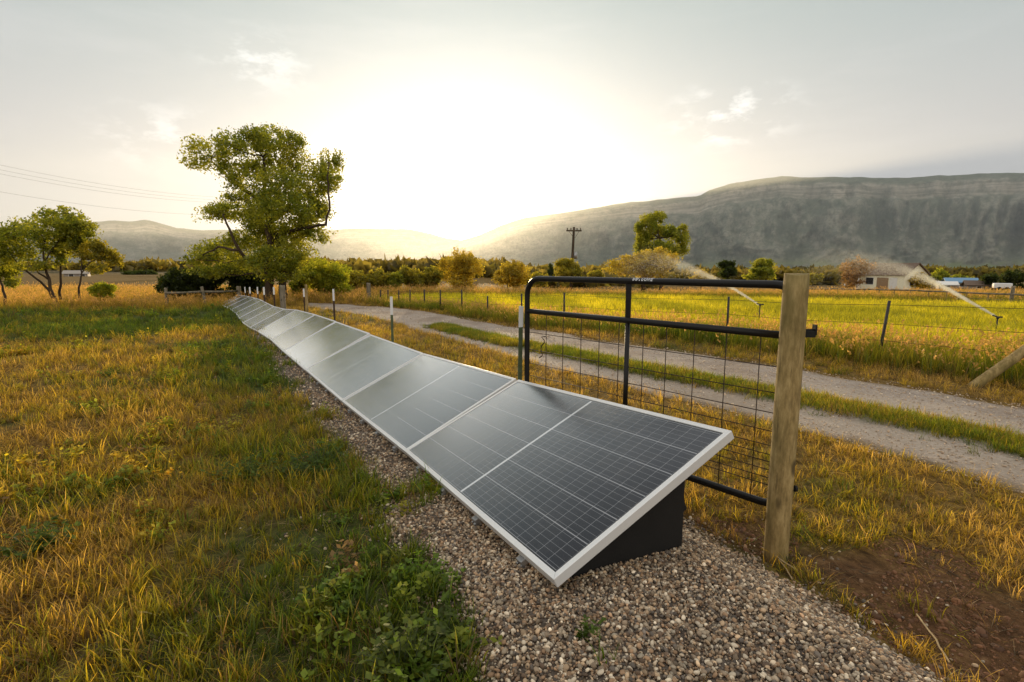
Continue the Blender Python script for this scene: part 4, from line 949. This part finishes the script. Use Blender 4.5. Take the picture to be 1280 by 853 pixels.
weed(560, 800, 'small leafy weed at the gravel corner nearest the camera', .10, .07, 16, (.10, .14, .02), .026)
M_STRAW = simple('dry_straw', (.42, .31, .16), .7, 0, .3, .25)
def stalk(pts, r, label):
    P_ = [G(*p)+Vector((0, 0, h)) for *p, h in pts]; o0 = P_[0].copy(); m = MB(); m.tube([p-o0 for p in wob(P_, .03, 4)], r, 5); o = m.build('dry_stalk', M_STRAW, None, o0); tag(o, label, 'dry stalk')
stalk([(1145, 775, .02), (1162, 800, .03), (1186, 835, .02)], .0035, 'pale dry stalk lying on the brown soil at lower right')
stalk([(952, 690, .02), (975, 712, .05), (1000, 720, .015)], .003, 'dry root curling round the foot of the gate post')
stalk([(985, 690, .08), (972, 705, .03), (990, 728, .012)], .0028, 'second dry root in front of the gate post foot')
stalk([(700, 733, .012), (790, 712, .015), (852, 684, .03)], .0022, 'long thin straw lying along the base of the black tub')

# ------------------------------------------------------------------ buildings
M_CREAM = simple('cream_siding', (.85, .80, .60), .7, 0, .3, .1, 2); M_ROOFB = simple('brown_shingle', (.16, .115, .085), .9, 0, .2, .25, 3); M_TRIM = simple('white_trim', (.75, .73, .68), .6); M_GLASS = simple('dark_window_glass', (.03, .03, .035), .12, 0, .6, .2)
M_TAN = simple('tan_door', (.30, .19, .10), .7); M_BLUE = simple('blue_metal_roof', (.12, .26, .42), .45, .1, .5, .12, 3); M_PALE = simple('pale_wall', (.33, .29, .24), .7)
def house(name, label, base, rotz, L, W, hw, hr, wall, roof, windows=(), doors=(), cat='house', over=.35, porch=False):
    r = empty(name, base, label, cat, None, rotz); m = MB(); m.box((0, 0, hw/2-.3), (L, W, hw+.6))
    for s in (-1, 1): m.poly([(s*(L/2-.002), -W/2, hw), (s*(L/2-.002), W/2, hw), (s*(L/2-.002), 0, hw+hr)])
    m.build('wall', wall, r)
    m = MB(); a = math.atan2(hr, W/2); sl = math.hypot(hr, W/2)+over
    for s in (-1, 1):
        c = Vector((0, s*(W/4+over*.5*math.cos(a)), hw+hr/2-over*.5*math.sin(a)+.08)); m.box(c, (L+2*over, sl, .12), Matrix.Rotation(-s*a, 3, 'X'))
    m.build('roof', roof, r)
    for (f, u, z, w, h) in windows:
        fr = MB(); gl_ = MB()
        if f == 'x': fr.box((L/2+.02, u, z), (.06, w+.16, h+.16)); gl_.box((L/2+.045, u, z), (.03, w, h))
        else: fr.box((u, -W/2-.02, z), (w+.16, .06, h+.16)); gl_.box((u, -W/2-.045, z), (w, .03, h))
        o = fr.build('window', M_TRIM, r); gl_.build('pane', M_GLASS, o)
    for (u, w, h, mt) in doors: MB().box((u, -W/2-.03, h/2), (w, .06, h)).build('door', mt, r)
    if porch:
        m = MB(); m.box((-L/2+.9, -W/2-1.1, hw-.1), (2.6, 2.2, .14)); m.build('porch_roof', roof, r)
        for x in (-L/2-.3, -L/2+2.1): MB().box((x, -W/2-2.1, hw/2-.25), (.14, .14, hw+.3)).build('porch_post', M_TRIM, r)
    return r
hb = at(1112, 362, 88); hz = gz(hb.x, 88)
view = math.atan2(hb.x, hb.y)
house('cream_house', 'small cream house with brown gabled roof beyond the far rail fence', (hb.x, 88, hz), -view+math.radians(-36), 8.2, 5.2, 2.6, 1.75, M_CREAM, M_ROOFB, [('x', -1.0, 1.6, .8, 1.5), ('x', 1.0, 1.6, .8, 1.5), ('y', -1.6, 1.5, 1.3, 1.1)], [(.6, 1.9, 2.1, M_TAN), (2.4, 1.2, 2.1, M_TRIM)], porch=True)
b = at(1199, 362, 105); house('blue_roofed_shed', 'low shed with a bright blue metal roof right of the cream house', (b.x, 105, gz(b.x, 105)-.3), -.5, 4.6, 4, 1.5, .75, M_PALE, M_BLUE, [('y', 0, 1.0, .8, .6)], cat='shed')
b = at(1182, 364, 100); house('white_shed', 'small white shed partly hidden left of the blue roofed shed', (b.x, 100, gz(b.x, 100)-.2), -.5, 2.6, 2.4, 1.0, .5, M_PALE, M_TRIM, [('y', 0, .8, .6, .5)], cat='shed')
b = at(1221, 364, 96); house('brown_roofed_shed', 'low shed with a dull brown roof between blue shed and white trailer', (b.x, 96, gz(b.x, 96)-.2), -.55, 3.4, 3, 1.0, .7, M_PALE, M_ROOFB, [('y', 0, .6, .6, .4)], cat='shed')
def trailer():
    b = at(1252, 364, 82); r = empty('white_trailer', (b.x, 82, gz(b.x, 82)), 'small white trailer below the dark trees at far right', 'trailer', None, -.5)
    m = MB(); m.box((0, 0, .72), (2.2, 1.1, .8), None, .12); m.build('body', M_WHITE, r)
    for x in (-.45, .45): m = MB(); m.tube([(x, -.62, .28), (x, -.46, .28)], .28, 12); m.build('wheel', M_BLACK, r)
    MB().box((-1.35, 0, .4), (.6, .08, .08)).build('hitch', M_BLACK, r)
trailer()
b = at(97, 344, 120); house('pale_house', 'pale low house seen through the left tree group', (b.x, 120, gz(b.x, 120)-.4), .5, 4.2, 3.4, 1.0, .6, M_PALE, M_PALE, [('y', -.8, .7, .8, .6), ('y', 1.2, .7, .8, .6)], cat='house')

# ------------------------------------------------------------------ utility pole and power lines
def utility_pole():
    D = 52; top = at(717.5, 284, D); bt = at(713.5, 348, D); bt.z = gz(bt.x, D)-.2
    r = empty('utility_pole', bt, 'wooden utility pole with a crossarm and a transformer beyond the field', 'utility pole'); L = lambda v: Vector(v)-bt
    m = MB(); m.tube([L(bt), L(bt+(top-bt)*.5), L(top)], [.15, .13, .11], 10); m.build('pole', M_BARK, r)
    ca = bt+(top-bt)*.945; m = MB(); m.box(L(ca)+Vector((0, -.12, 0)), (1.5, .11, .13), Matrix.Rotation(math.radians(8), 3, 'Z')); m.build('crossarm', M_BARK, r)
    for s in (-.65, -.3, .3, .65): m = MB(); q = L(ca)+Vector((s, -.12+s*.14, .07)); m.tube([q, q+Vector((0, 0, .08)), q+Vector((0, 0, .16)), q+Vector((0, 0, .2))], [.03, .055, .05, .02], 8); m.build('insulator', M_BARK, r)
    q = L(bt+(top-bt)*.58)+Vector((.28, -.1, 0)); m = MB(); m.tube([q-Vector((0, 0, .32)), q-Vector((0, 0, .3)), q+Vector((0, 0, .3)), q+Vector((0, 0, .34))], [.1, .16, .16, .09], 12); m.box(q+Vector((-.16, .05, 0)), (.2, .05, .08)); m.tube([q+Vector((.03, 0, .34)), q+Vector((.03, 0, .5))], .03, 6); m.build('transformer', M_STEEL, r)
    m = MB(); m.tube([L(ca)+Vector((.5, -.12, -.05)), L(ca)+Vector((.1, -.2, -.7))], .02, 5); m.tube([L(ca)+Vector((-.5, -.12, -.05)), L(ca)+Vector((-.05, -.16, -.6))], .02, 5); m.build('brace', M_BARK, r)
utility_pole()
M_CABLE = simple('cable', (.22, .2, .19), .6)
for lab, a, b in (('topmost of the thin power lines crossing the sky at left', (-60, 193, 60), (335, 248, 95)), ('second thin power line below the topmost one at left', (-60, 199.5, 60), (335, 251, 95)), ('third thin power line from the top in the left sky', (-60, 205, 60), (335, 254, 95)), ('lowest power line at left, well below the other three', (-60, 229, 60), (335, 268, 95))):
    A_, B_ = at(*a), at(*b); m = MB(); m.tube([Vector((0, 0, 0)) + (B_-A_)*(k/16)-Vector((0, 0, 1.3*4*(k/16)*(1-k/16))) for k in range(17)], .012, 5); o = m.build('power_line', M_CABLE, None, A_); tag(o, lab, 'power line', 'power lines across the left sky')

# ------------------------------------------------------------------ sprinklers with their water
def water_mat():
    t = NT('water_droplets'); d = t.n('ShaderNodeBsdfDiffuse'); d.inputs[0].default_value = (.85, .85, .82, 1); tr = t.n('ShaderNodeBsdfTranslucent'); tr.inputs[0].default_value = (1, .95, .84, 1); m = t.n('ShaderNodeMixShader'); m.inputs[0].default_value = .85; t.l(d.outputs[0], m.inputs[1]); t.l(tr.outputs[0], m.inputs[2])
    tp = t.n('ShaderNodeBsdfTransparent'); m2 = t.n('ShaderNodeMixShader'); t.l(t.attr('wet'), m2.inputs[0]); t.l(tp.outputs[0], m2.inputs[1]); t.l(m.outputs[0], m2.inputs[2]); return t.done(m2.outputs[0])
M_WATER = water_mat()
def sprinkler(px, py, Y, path, n, label, mist):
    top = at(px, py, Y); base = Vector((top.x, Y, gz(top.x, Y))); r = empty('sprinkler', base, label, 'sprinkler', 'impact sprinklers in the green field')
    t_ = top-base; m = MB(); m.tube([(0, 0, -.1), t_], .018, 8); m.build('riser', M_DARKPOST, r)
    m = MB(); m.tube([t_-Vector((0, 0, .02)), t_+Vector((0, 0, .05))], .03, 8); m.tube([t_+Vector((.06, 0, .02)), t_+Vector((-.12, .02, .07))], .018, 8); m.box(t_+Vector((.09, 0, .03)), (.06, .03, .04)); m.build('sprinkler_head', M_DARKPOST, r)
    P_ = np.array([np.array(at(*p)) for p in path])-np.array(base); k = np.linspace(0, 1, len(P_))
    u = R.uniform(0, 1, n)**.75; c = np.stack([np.interp(u, k, P_[:, i]) for i in range(3)], 1)
    sp = (.010+.05*u+.24*u**2.8)[:, None]; off = R.normal(size=(n, 3))*sp; off[:, 2] -= np.abs(R.normal(size=n))*(u**2.5)*mist
    c = c+off; s = np.full((n, 1), .0082)*R.uniform(.5, 1.3, (n, 1)); a = R.normal(size=(n, 3))*s*.7; b = R.normal(size=(n, 3))*s*.7
    V = np.stack([c+a, c+b, c-a-b], 1).reshape(-1, 3); me = npmesh('water_jet', V, tris=np.arange(n*3).reshape(-1, 3)); attr(me, 'wet', np.repeat(.50*(1-u)**1.1+.11, 3)); o = link('water_jet', me, M_WATER, r)
sprinkler(1247, 398, 13.6, [(1247, 397, 13.6), (1212, 377, 14.6), (1185, 360.5, 15.6), (1155, 344, 16.8), (1125, 331, 18), (1095, 322, 19.2), (1062, 315, 20.6), (1030, 316, 22), (1003, 326, 23.2)], 60000, 'sprinkler at right in the green field throwing a long arc of water left', 1.0)
sprinkler(950, 382, 17.5, [(950, 382, 17.5), (930, 369, 18.2), (905, 353, 19.2), (880, 341, 20.2), (860, 331, 21.2), (838, 322, 22.4), (815, 316, 23.8), (795, 317, 25), (778, 324, 26)], 46000, 'sprinkler just left of the gate post with its jet crossing above the gate', 1.0)

# ------------------------------------------------------------------ mountains
def ridge_mesh(name, prof, Dfun, base_v, seed, rough, nv=90, nu=520, slope=1.0, cliff=.16):
    xs = np.array([p[0] for p in prof], float); ys = np.array([p[1] for p in prof], float); U = np.linspace(xs[0], xs[-1], nu); top = np.interp(U, xs, ys)+(fbm(U*.05, U*0, oct=3, seed=seed)-.5)*2.0
    V = np.linspace(0, 1, nv); az = (U-640)/F; Dt = np.array([Dfun(u) for u in U])
    yy = np.array([H+ray(u, t_)[2]/ray(u, t_)[1]*d for u, t_, d in zip(U, top, Dt)])  # height of the rim
    X = np.zeros((nu, nv+8)); SPUR = X.copy(); Y = X.copy(); Z = X.copy()
    for j in range(nv+8):
        if j < nv:
            v = V[j]
            # talus curve, then bench, then cliff
            hgt = float(np.interp(v, [0, .15, .35, .55, .74, .79, .88, 1.0], [0, .06, .21, .44, .72, .75, .91, 1.0])); back = float(np.interp(v, [0, .15, .35, .55, .74, .79, .88, 1.0], [-1, -.80, -.58, -.40, -.24, -.19, -.165, 0]))
        else: hgt = 1.0+.004*(j-nv+1); back = .12*(j-nv+1)
        wob_ = (fbm(U*.012, U*0+v*2.0, oct=3, seed=seed+3)-.5)
        wv = (fbm(U*.02, U*0+v*3, oct=3, seed=seed+8)-.5)*40*(1-v*.6); ru = 1-np.abs(2*fbm((U+wv)*.024, U*0+v*1.1, oct=5, seed=seed+5)-1); ru2 = 1-np.abs(2*fbm((U+wv)*.09, U*0+v*2.2, oct=4, seed=seed+6)-1)
        env = math.sin(min(v, 1)*PI*.93)**.7 if j < nv else 0
        width = yy*slope
        dd = Dt+back*width+(-(ru-.6)*1.5-(ru2-.6)*.45)*width*.38*env*rough*(1-.6*float(sstep(.70, .80, v)))
        hh = base_v+(yy-base_v)*(hgt+.05*wob_*env)
        SPUR[:, j] = ru*.6+ru2*.4; X[:, j] = az*dd; Y[:, j] = dd; Z[:, j] = hh
    n, m = X.shape; i = np.arange(n-1)[:, None]*m+np.arange(m-1)[None]; q = np.stack([i, i+m, i+m+1, i+1], -1).reshape(-1, 4)
    me = npmesh(name, np.stack([X, Y, Z], -1).reshape(-1, 3), quads=q, smooth=True)
    vv = np.tile(np.concatenate([V, np.ones(8)*1.05]), n); attr(me, 'rise', vv); attr(me, 'run', np.repeat(U/1000, m)); attr(me, 'spur', SPUR.ravel())
    return me
t = NT('mountain_rock'); P = t.pos(); rise = t.attr('rise'); s = t.n('ShaderNodeSeparateXYZ'); t.l(P, s.inputs[0])
cb = t.n('ShaderNodeCombineXYZ'); t.l(t.attr('run'), cb.inputs[0]); t.l(rise, cb.inputs[1]); UV = cb.outputs[0]
n2 = t.noise(.03, P, 6, .7); str_ = t.noise(1.0, t.mapv(UV, (95, 15, 1)), 7, .7); pat = t.noise(1.0, t.mapv(UV, (30, 8, 1)), 7, .64); nz = t.noise(1.0, t.mapv(UV, (9, 70, 1)), 4, .6)
scrub = t.ramp(t.math('ADD', t.math('MULTIPLY', n2, .6), t.math('MULTIPLY', str_, .4)), [(.36, (.095, .112, .078)), (.52, (.14, .155, .10)), (.68, (.23, .22, .16))]); pale = t.ramp(nz, [(.3, (.30, .275, .21)), (.7, (.50, .45, .36))])
rj = t.math('ADD', rise, t.math('MULTIPLY', t.math('SUBTRACT', pat, .5), .16)); cliff = t.math('MULTIPLY', t.math('MULTIPLY', t.smooth(.76, .80, rj), t.math('SUBTRACT', 1.0, t.smooth(.86, .90, rj))), t.math('MULTIPLY_ADD', t.smooth(.36, .56, str_), .55, .45)); cliff = t.math('MULTIPLY', cliff, t.math('MULTIPLY_ADD', t.smooth(.40, .55, nz), .5, .5))
sp_ = t.math('ADD', t.math('MULTIPLY', pat, .40), t.math('ADD', t.math('MULTIPLY', str_, .38), t.math('MULTIPLY', t.attr('spur'), .24))); scree = t.math('MULTIPLY', t.math('MULTIPLY', t.smooth(.53, .64, sp_), .55), t.math('SUBTRACT', 1.0, t.smooth(.80, .9, rise)))  # pale scree, with spurs also painted paler in place of weak relief light
dots = t.smooth(.50, .58, t.noise(.055, P, 3, .6)); gully_shade = t.math('SUBTRACT', 1.0, t.smooth(.38, .55, t.attr('spur')))  # gully colour darkened to stand in for weak relief shading
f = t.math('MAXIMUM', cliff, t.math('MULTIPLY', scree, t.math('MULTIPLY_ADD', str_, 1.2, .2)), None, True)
c = t.mix(f, scrub, pale); c = t.mix(t.math('MULTIPLY', dots, t.math('MULTIPLY_ADD', cliff, -.5, .55)), c, (.045, .06, .038)); c = t.mix(t.math('MULTIPLY', gully_shade, .3), c, (.07, .085, .06)); c = t.mix(t.math('MULTIPLY', t.math('SUBTRACT', 1.0, t.smooth(.10, .24, rise)), t.smooth(.45, .56, pat)), c, (.16, .20, .07))
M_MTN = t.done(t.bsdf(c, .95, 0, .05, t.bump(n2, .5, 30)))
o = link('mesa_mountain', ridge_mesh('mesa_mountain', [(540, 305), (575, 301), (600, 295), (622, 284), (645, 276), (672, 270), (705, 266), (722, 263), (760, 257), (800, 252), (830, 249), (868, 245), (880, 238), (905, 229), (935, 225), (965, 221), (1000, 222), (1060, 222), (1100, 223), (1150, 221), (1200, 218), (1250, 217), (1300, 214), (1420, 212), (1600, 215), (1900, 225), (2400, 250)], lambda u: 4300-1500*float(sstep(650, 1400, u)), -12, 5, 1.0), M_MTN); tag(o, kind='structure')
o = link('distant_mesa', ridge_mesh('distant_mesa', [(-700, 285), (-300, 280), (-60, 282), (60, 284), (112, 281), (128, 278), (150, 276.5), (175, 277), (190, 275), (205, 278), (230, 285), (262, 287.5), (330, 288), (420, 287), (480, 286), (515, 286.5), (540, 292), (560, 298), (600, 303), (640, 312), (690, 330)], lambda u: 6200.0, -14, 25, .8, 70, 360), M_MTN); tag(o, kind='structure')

# ------------------------------------------------------------------ haze, sky and sun
SUN_AZ = math.atan((586-640)/F); SUN_EL = math.radians(4.3)
def haze():
    m = bpy.data.materials.new('haze'); m.use_nodes = True; t = m.node_tree; t.nodes.clear(); o = t.nodes.new('ShaderNodeOutputMaterial'); v = t.nodes.new('ShaderNodeVolumeScatter'); v.inputs['Color'].default_value = (.93, .95, .93, 1); v.inputs['Density'].default_value = HAZE; v.inputs['Anisotropy'].default_value = .64; t.links.new(v.outputs[0], o.inputs['Volume'])
    b = MB(); b.box((0, 1700, 230), (12000, 2000, 560)); ob = b.build('haze', m); tag(ob, kind='structure'); ob.visible_shadow = True
HAZE = .0002
haze()
w = bpy.data.worlds.new('World'); SC.world = w; w.use_nodes = True; T = w.node_tree; T.nodes.clear()
wo = T.nodes.new('ShaderNodeOutputWorld')
class WT(NT):
    def __init__(s): s.t = T
t = WT()
sky = t.n('ShaderNodeTexSky', sky_type='NISHITA'); sky.sun_disc = False; sky.sun_elevation = SUN_EL; sky.sun_rotation = SUN_AZ; sky.altitude = 1600; sky.air_density = 1.0; sky.dust_density = 1.2
bg1 = t.n('ShaderNodeBackground'); t.l(sky.outputs[0], bg1.inputs[0]); bg1.inputs[1].default_value = .022
tc = t.n('ShaderNodeTexCoord').outputs['Generated']; sx = t.n('ShaderNodeSeparateXYZ'); t.l(tc, sx.inputs[0])
sd = Vector((math.sin(SUN_AZ)*math.cos(SUN_EL), math.cos(SUN_AZ)*math.cos(SUN_EL), math.sin(SUN_EL)))
dp = t.n('ShaderNodeVectorMath', operation='DOT_PRODUCT'); t.l(tc, dp.inputs[0]); dp.inputs[1].default_value = sd
dot = t.math('MAXIMUM', dp.outputs['Value'], 0)
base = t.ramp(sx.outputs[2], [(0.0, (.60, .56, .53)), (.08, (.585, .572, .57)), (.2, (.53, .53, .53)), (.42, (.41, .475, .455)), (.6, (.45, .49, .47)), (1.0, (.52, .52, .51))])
base = t.mix(t.smooth(.45, .85, sx.outputs[2]), base, (.86, .835, .80))  # overhead sky raised as added fill light for the shaded sides
back = t.math('SUBTRACT', 1.0, t.smooth(-.6, .1, sx.outputs[1])); base = t.mix(back, base, (1.02, .95, .87))  # unseen sky behind the camera brightened too, added to lift shaded faces
streak = t.noise(2.2, t.mapv(tc, (1.2, 1.2, 7)), 6, .6)
base = t.mix(t.math('MULTIPLY', t.smooth(.45, .75, streak), .22), base, (.74, .72, .71))
def glow(p, col, k):
    v = t.n('ShaderNodeVectorMath', operation='SCALE'); v.inputs[0].default_value = col; t.l(t.math('MULTIPLY', t.math('POWER', dot, p), k), v.inputs['Scale']); return v.outputs[0]
def add(a, b):
    v = t.n('ShaderNodeVectorMath', operation='ADD'); t.l(a, v.inputs[0]); t.l(b, v.inputs[1]); return v.outputs[0]
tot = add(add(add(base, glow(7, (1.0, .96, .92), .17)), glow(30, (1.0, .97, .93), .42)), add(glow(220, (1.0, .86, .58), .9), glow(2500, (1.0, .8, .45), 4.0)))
# two small bright cloud puffs
def puff(px, py, rad, k):
    d = Vector(ray(px, py)).normalized(); q = t.n('ShaderNodeVectorMath', operation='DISTANCE'); t.l(t.mapv(tc, (1, 1, 2.0)), q.inputs[0]); q.inputs[1].default_value = (d.x, d.y, d.z*2); nn = t.noise(14, t.mapv(tc, (1, 1, 2.2)), 6, .65)
    f_ = t.math('MULTIPLY', t.math('SUBTRACT', 1.0, t.smooth(0, rad, q.outputs['Value'])), t.smooth(.46, .66, nn)); v = t.n('ShaderNodeVectorMath', operation='SCALE'); v.inputs[0].default_value = (1, .97, .94); t.l(t.math('MULTIPLY', f_, k), v.inputs['Scale']); return v.outputs[0]
tot = add(add(tot, puff(912, 145, .14, .5)), add(puff(325, 76, .12, .3), puff(215, 175, .14, .3)))
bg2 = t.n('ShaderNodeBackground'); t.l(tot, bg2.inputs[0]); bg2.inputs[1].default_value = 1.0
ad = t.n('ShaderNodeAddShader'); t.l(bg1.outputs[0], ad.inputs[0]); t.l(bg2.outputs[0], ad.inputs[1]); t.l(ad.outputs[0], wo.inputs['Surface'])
ld = bpy.data.lights.new('sun', 'SUN'); ld.energy = 5.0; ld.angle = math.radians(.55); ld.color = (1.0, .77, .46); lo_ = bpy.data.objects.new('sun', ld); COL.objects.link(lo_); lo_.rotation_euler = (-sd).to_track_quat('-Z', 'Y').to_euler()

# ------------------------------------------------------------------ render settings
SC.view_settings.view_transform = 'Standard'; SC.view_settings.look = 'None'; SC.view_settings.exposure = 0; SC.view_settings.gamma = 1
c = SC.cycles; c.max_bounces = 7; c.diffuse_bounces = 3; c.glossy_bounces = 3; c.transmission_bounces = 4; c.transparent_max_bounces = 12; c.volume_bounces = 0; c.sample_clamp_indirect = 4; c.use_denoising = True; c.caustics_reflective = False; c.caustics_refractive = False
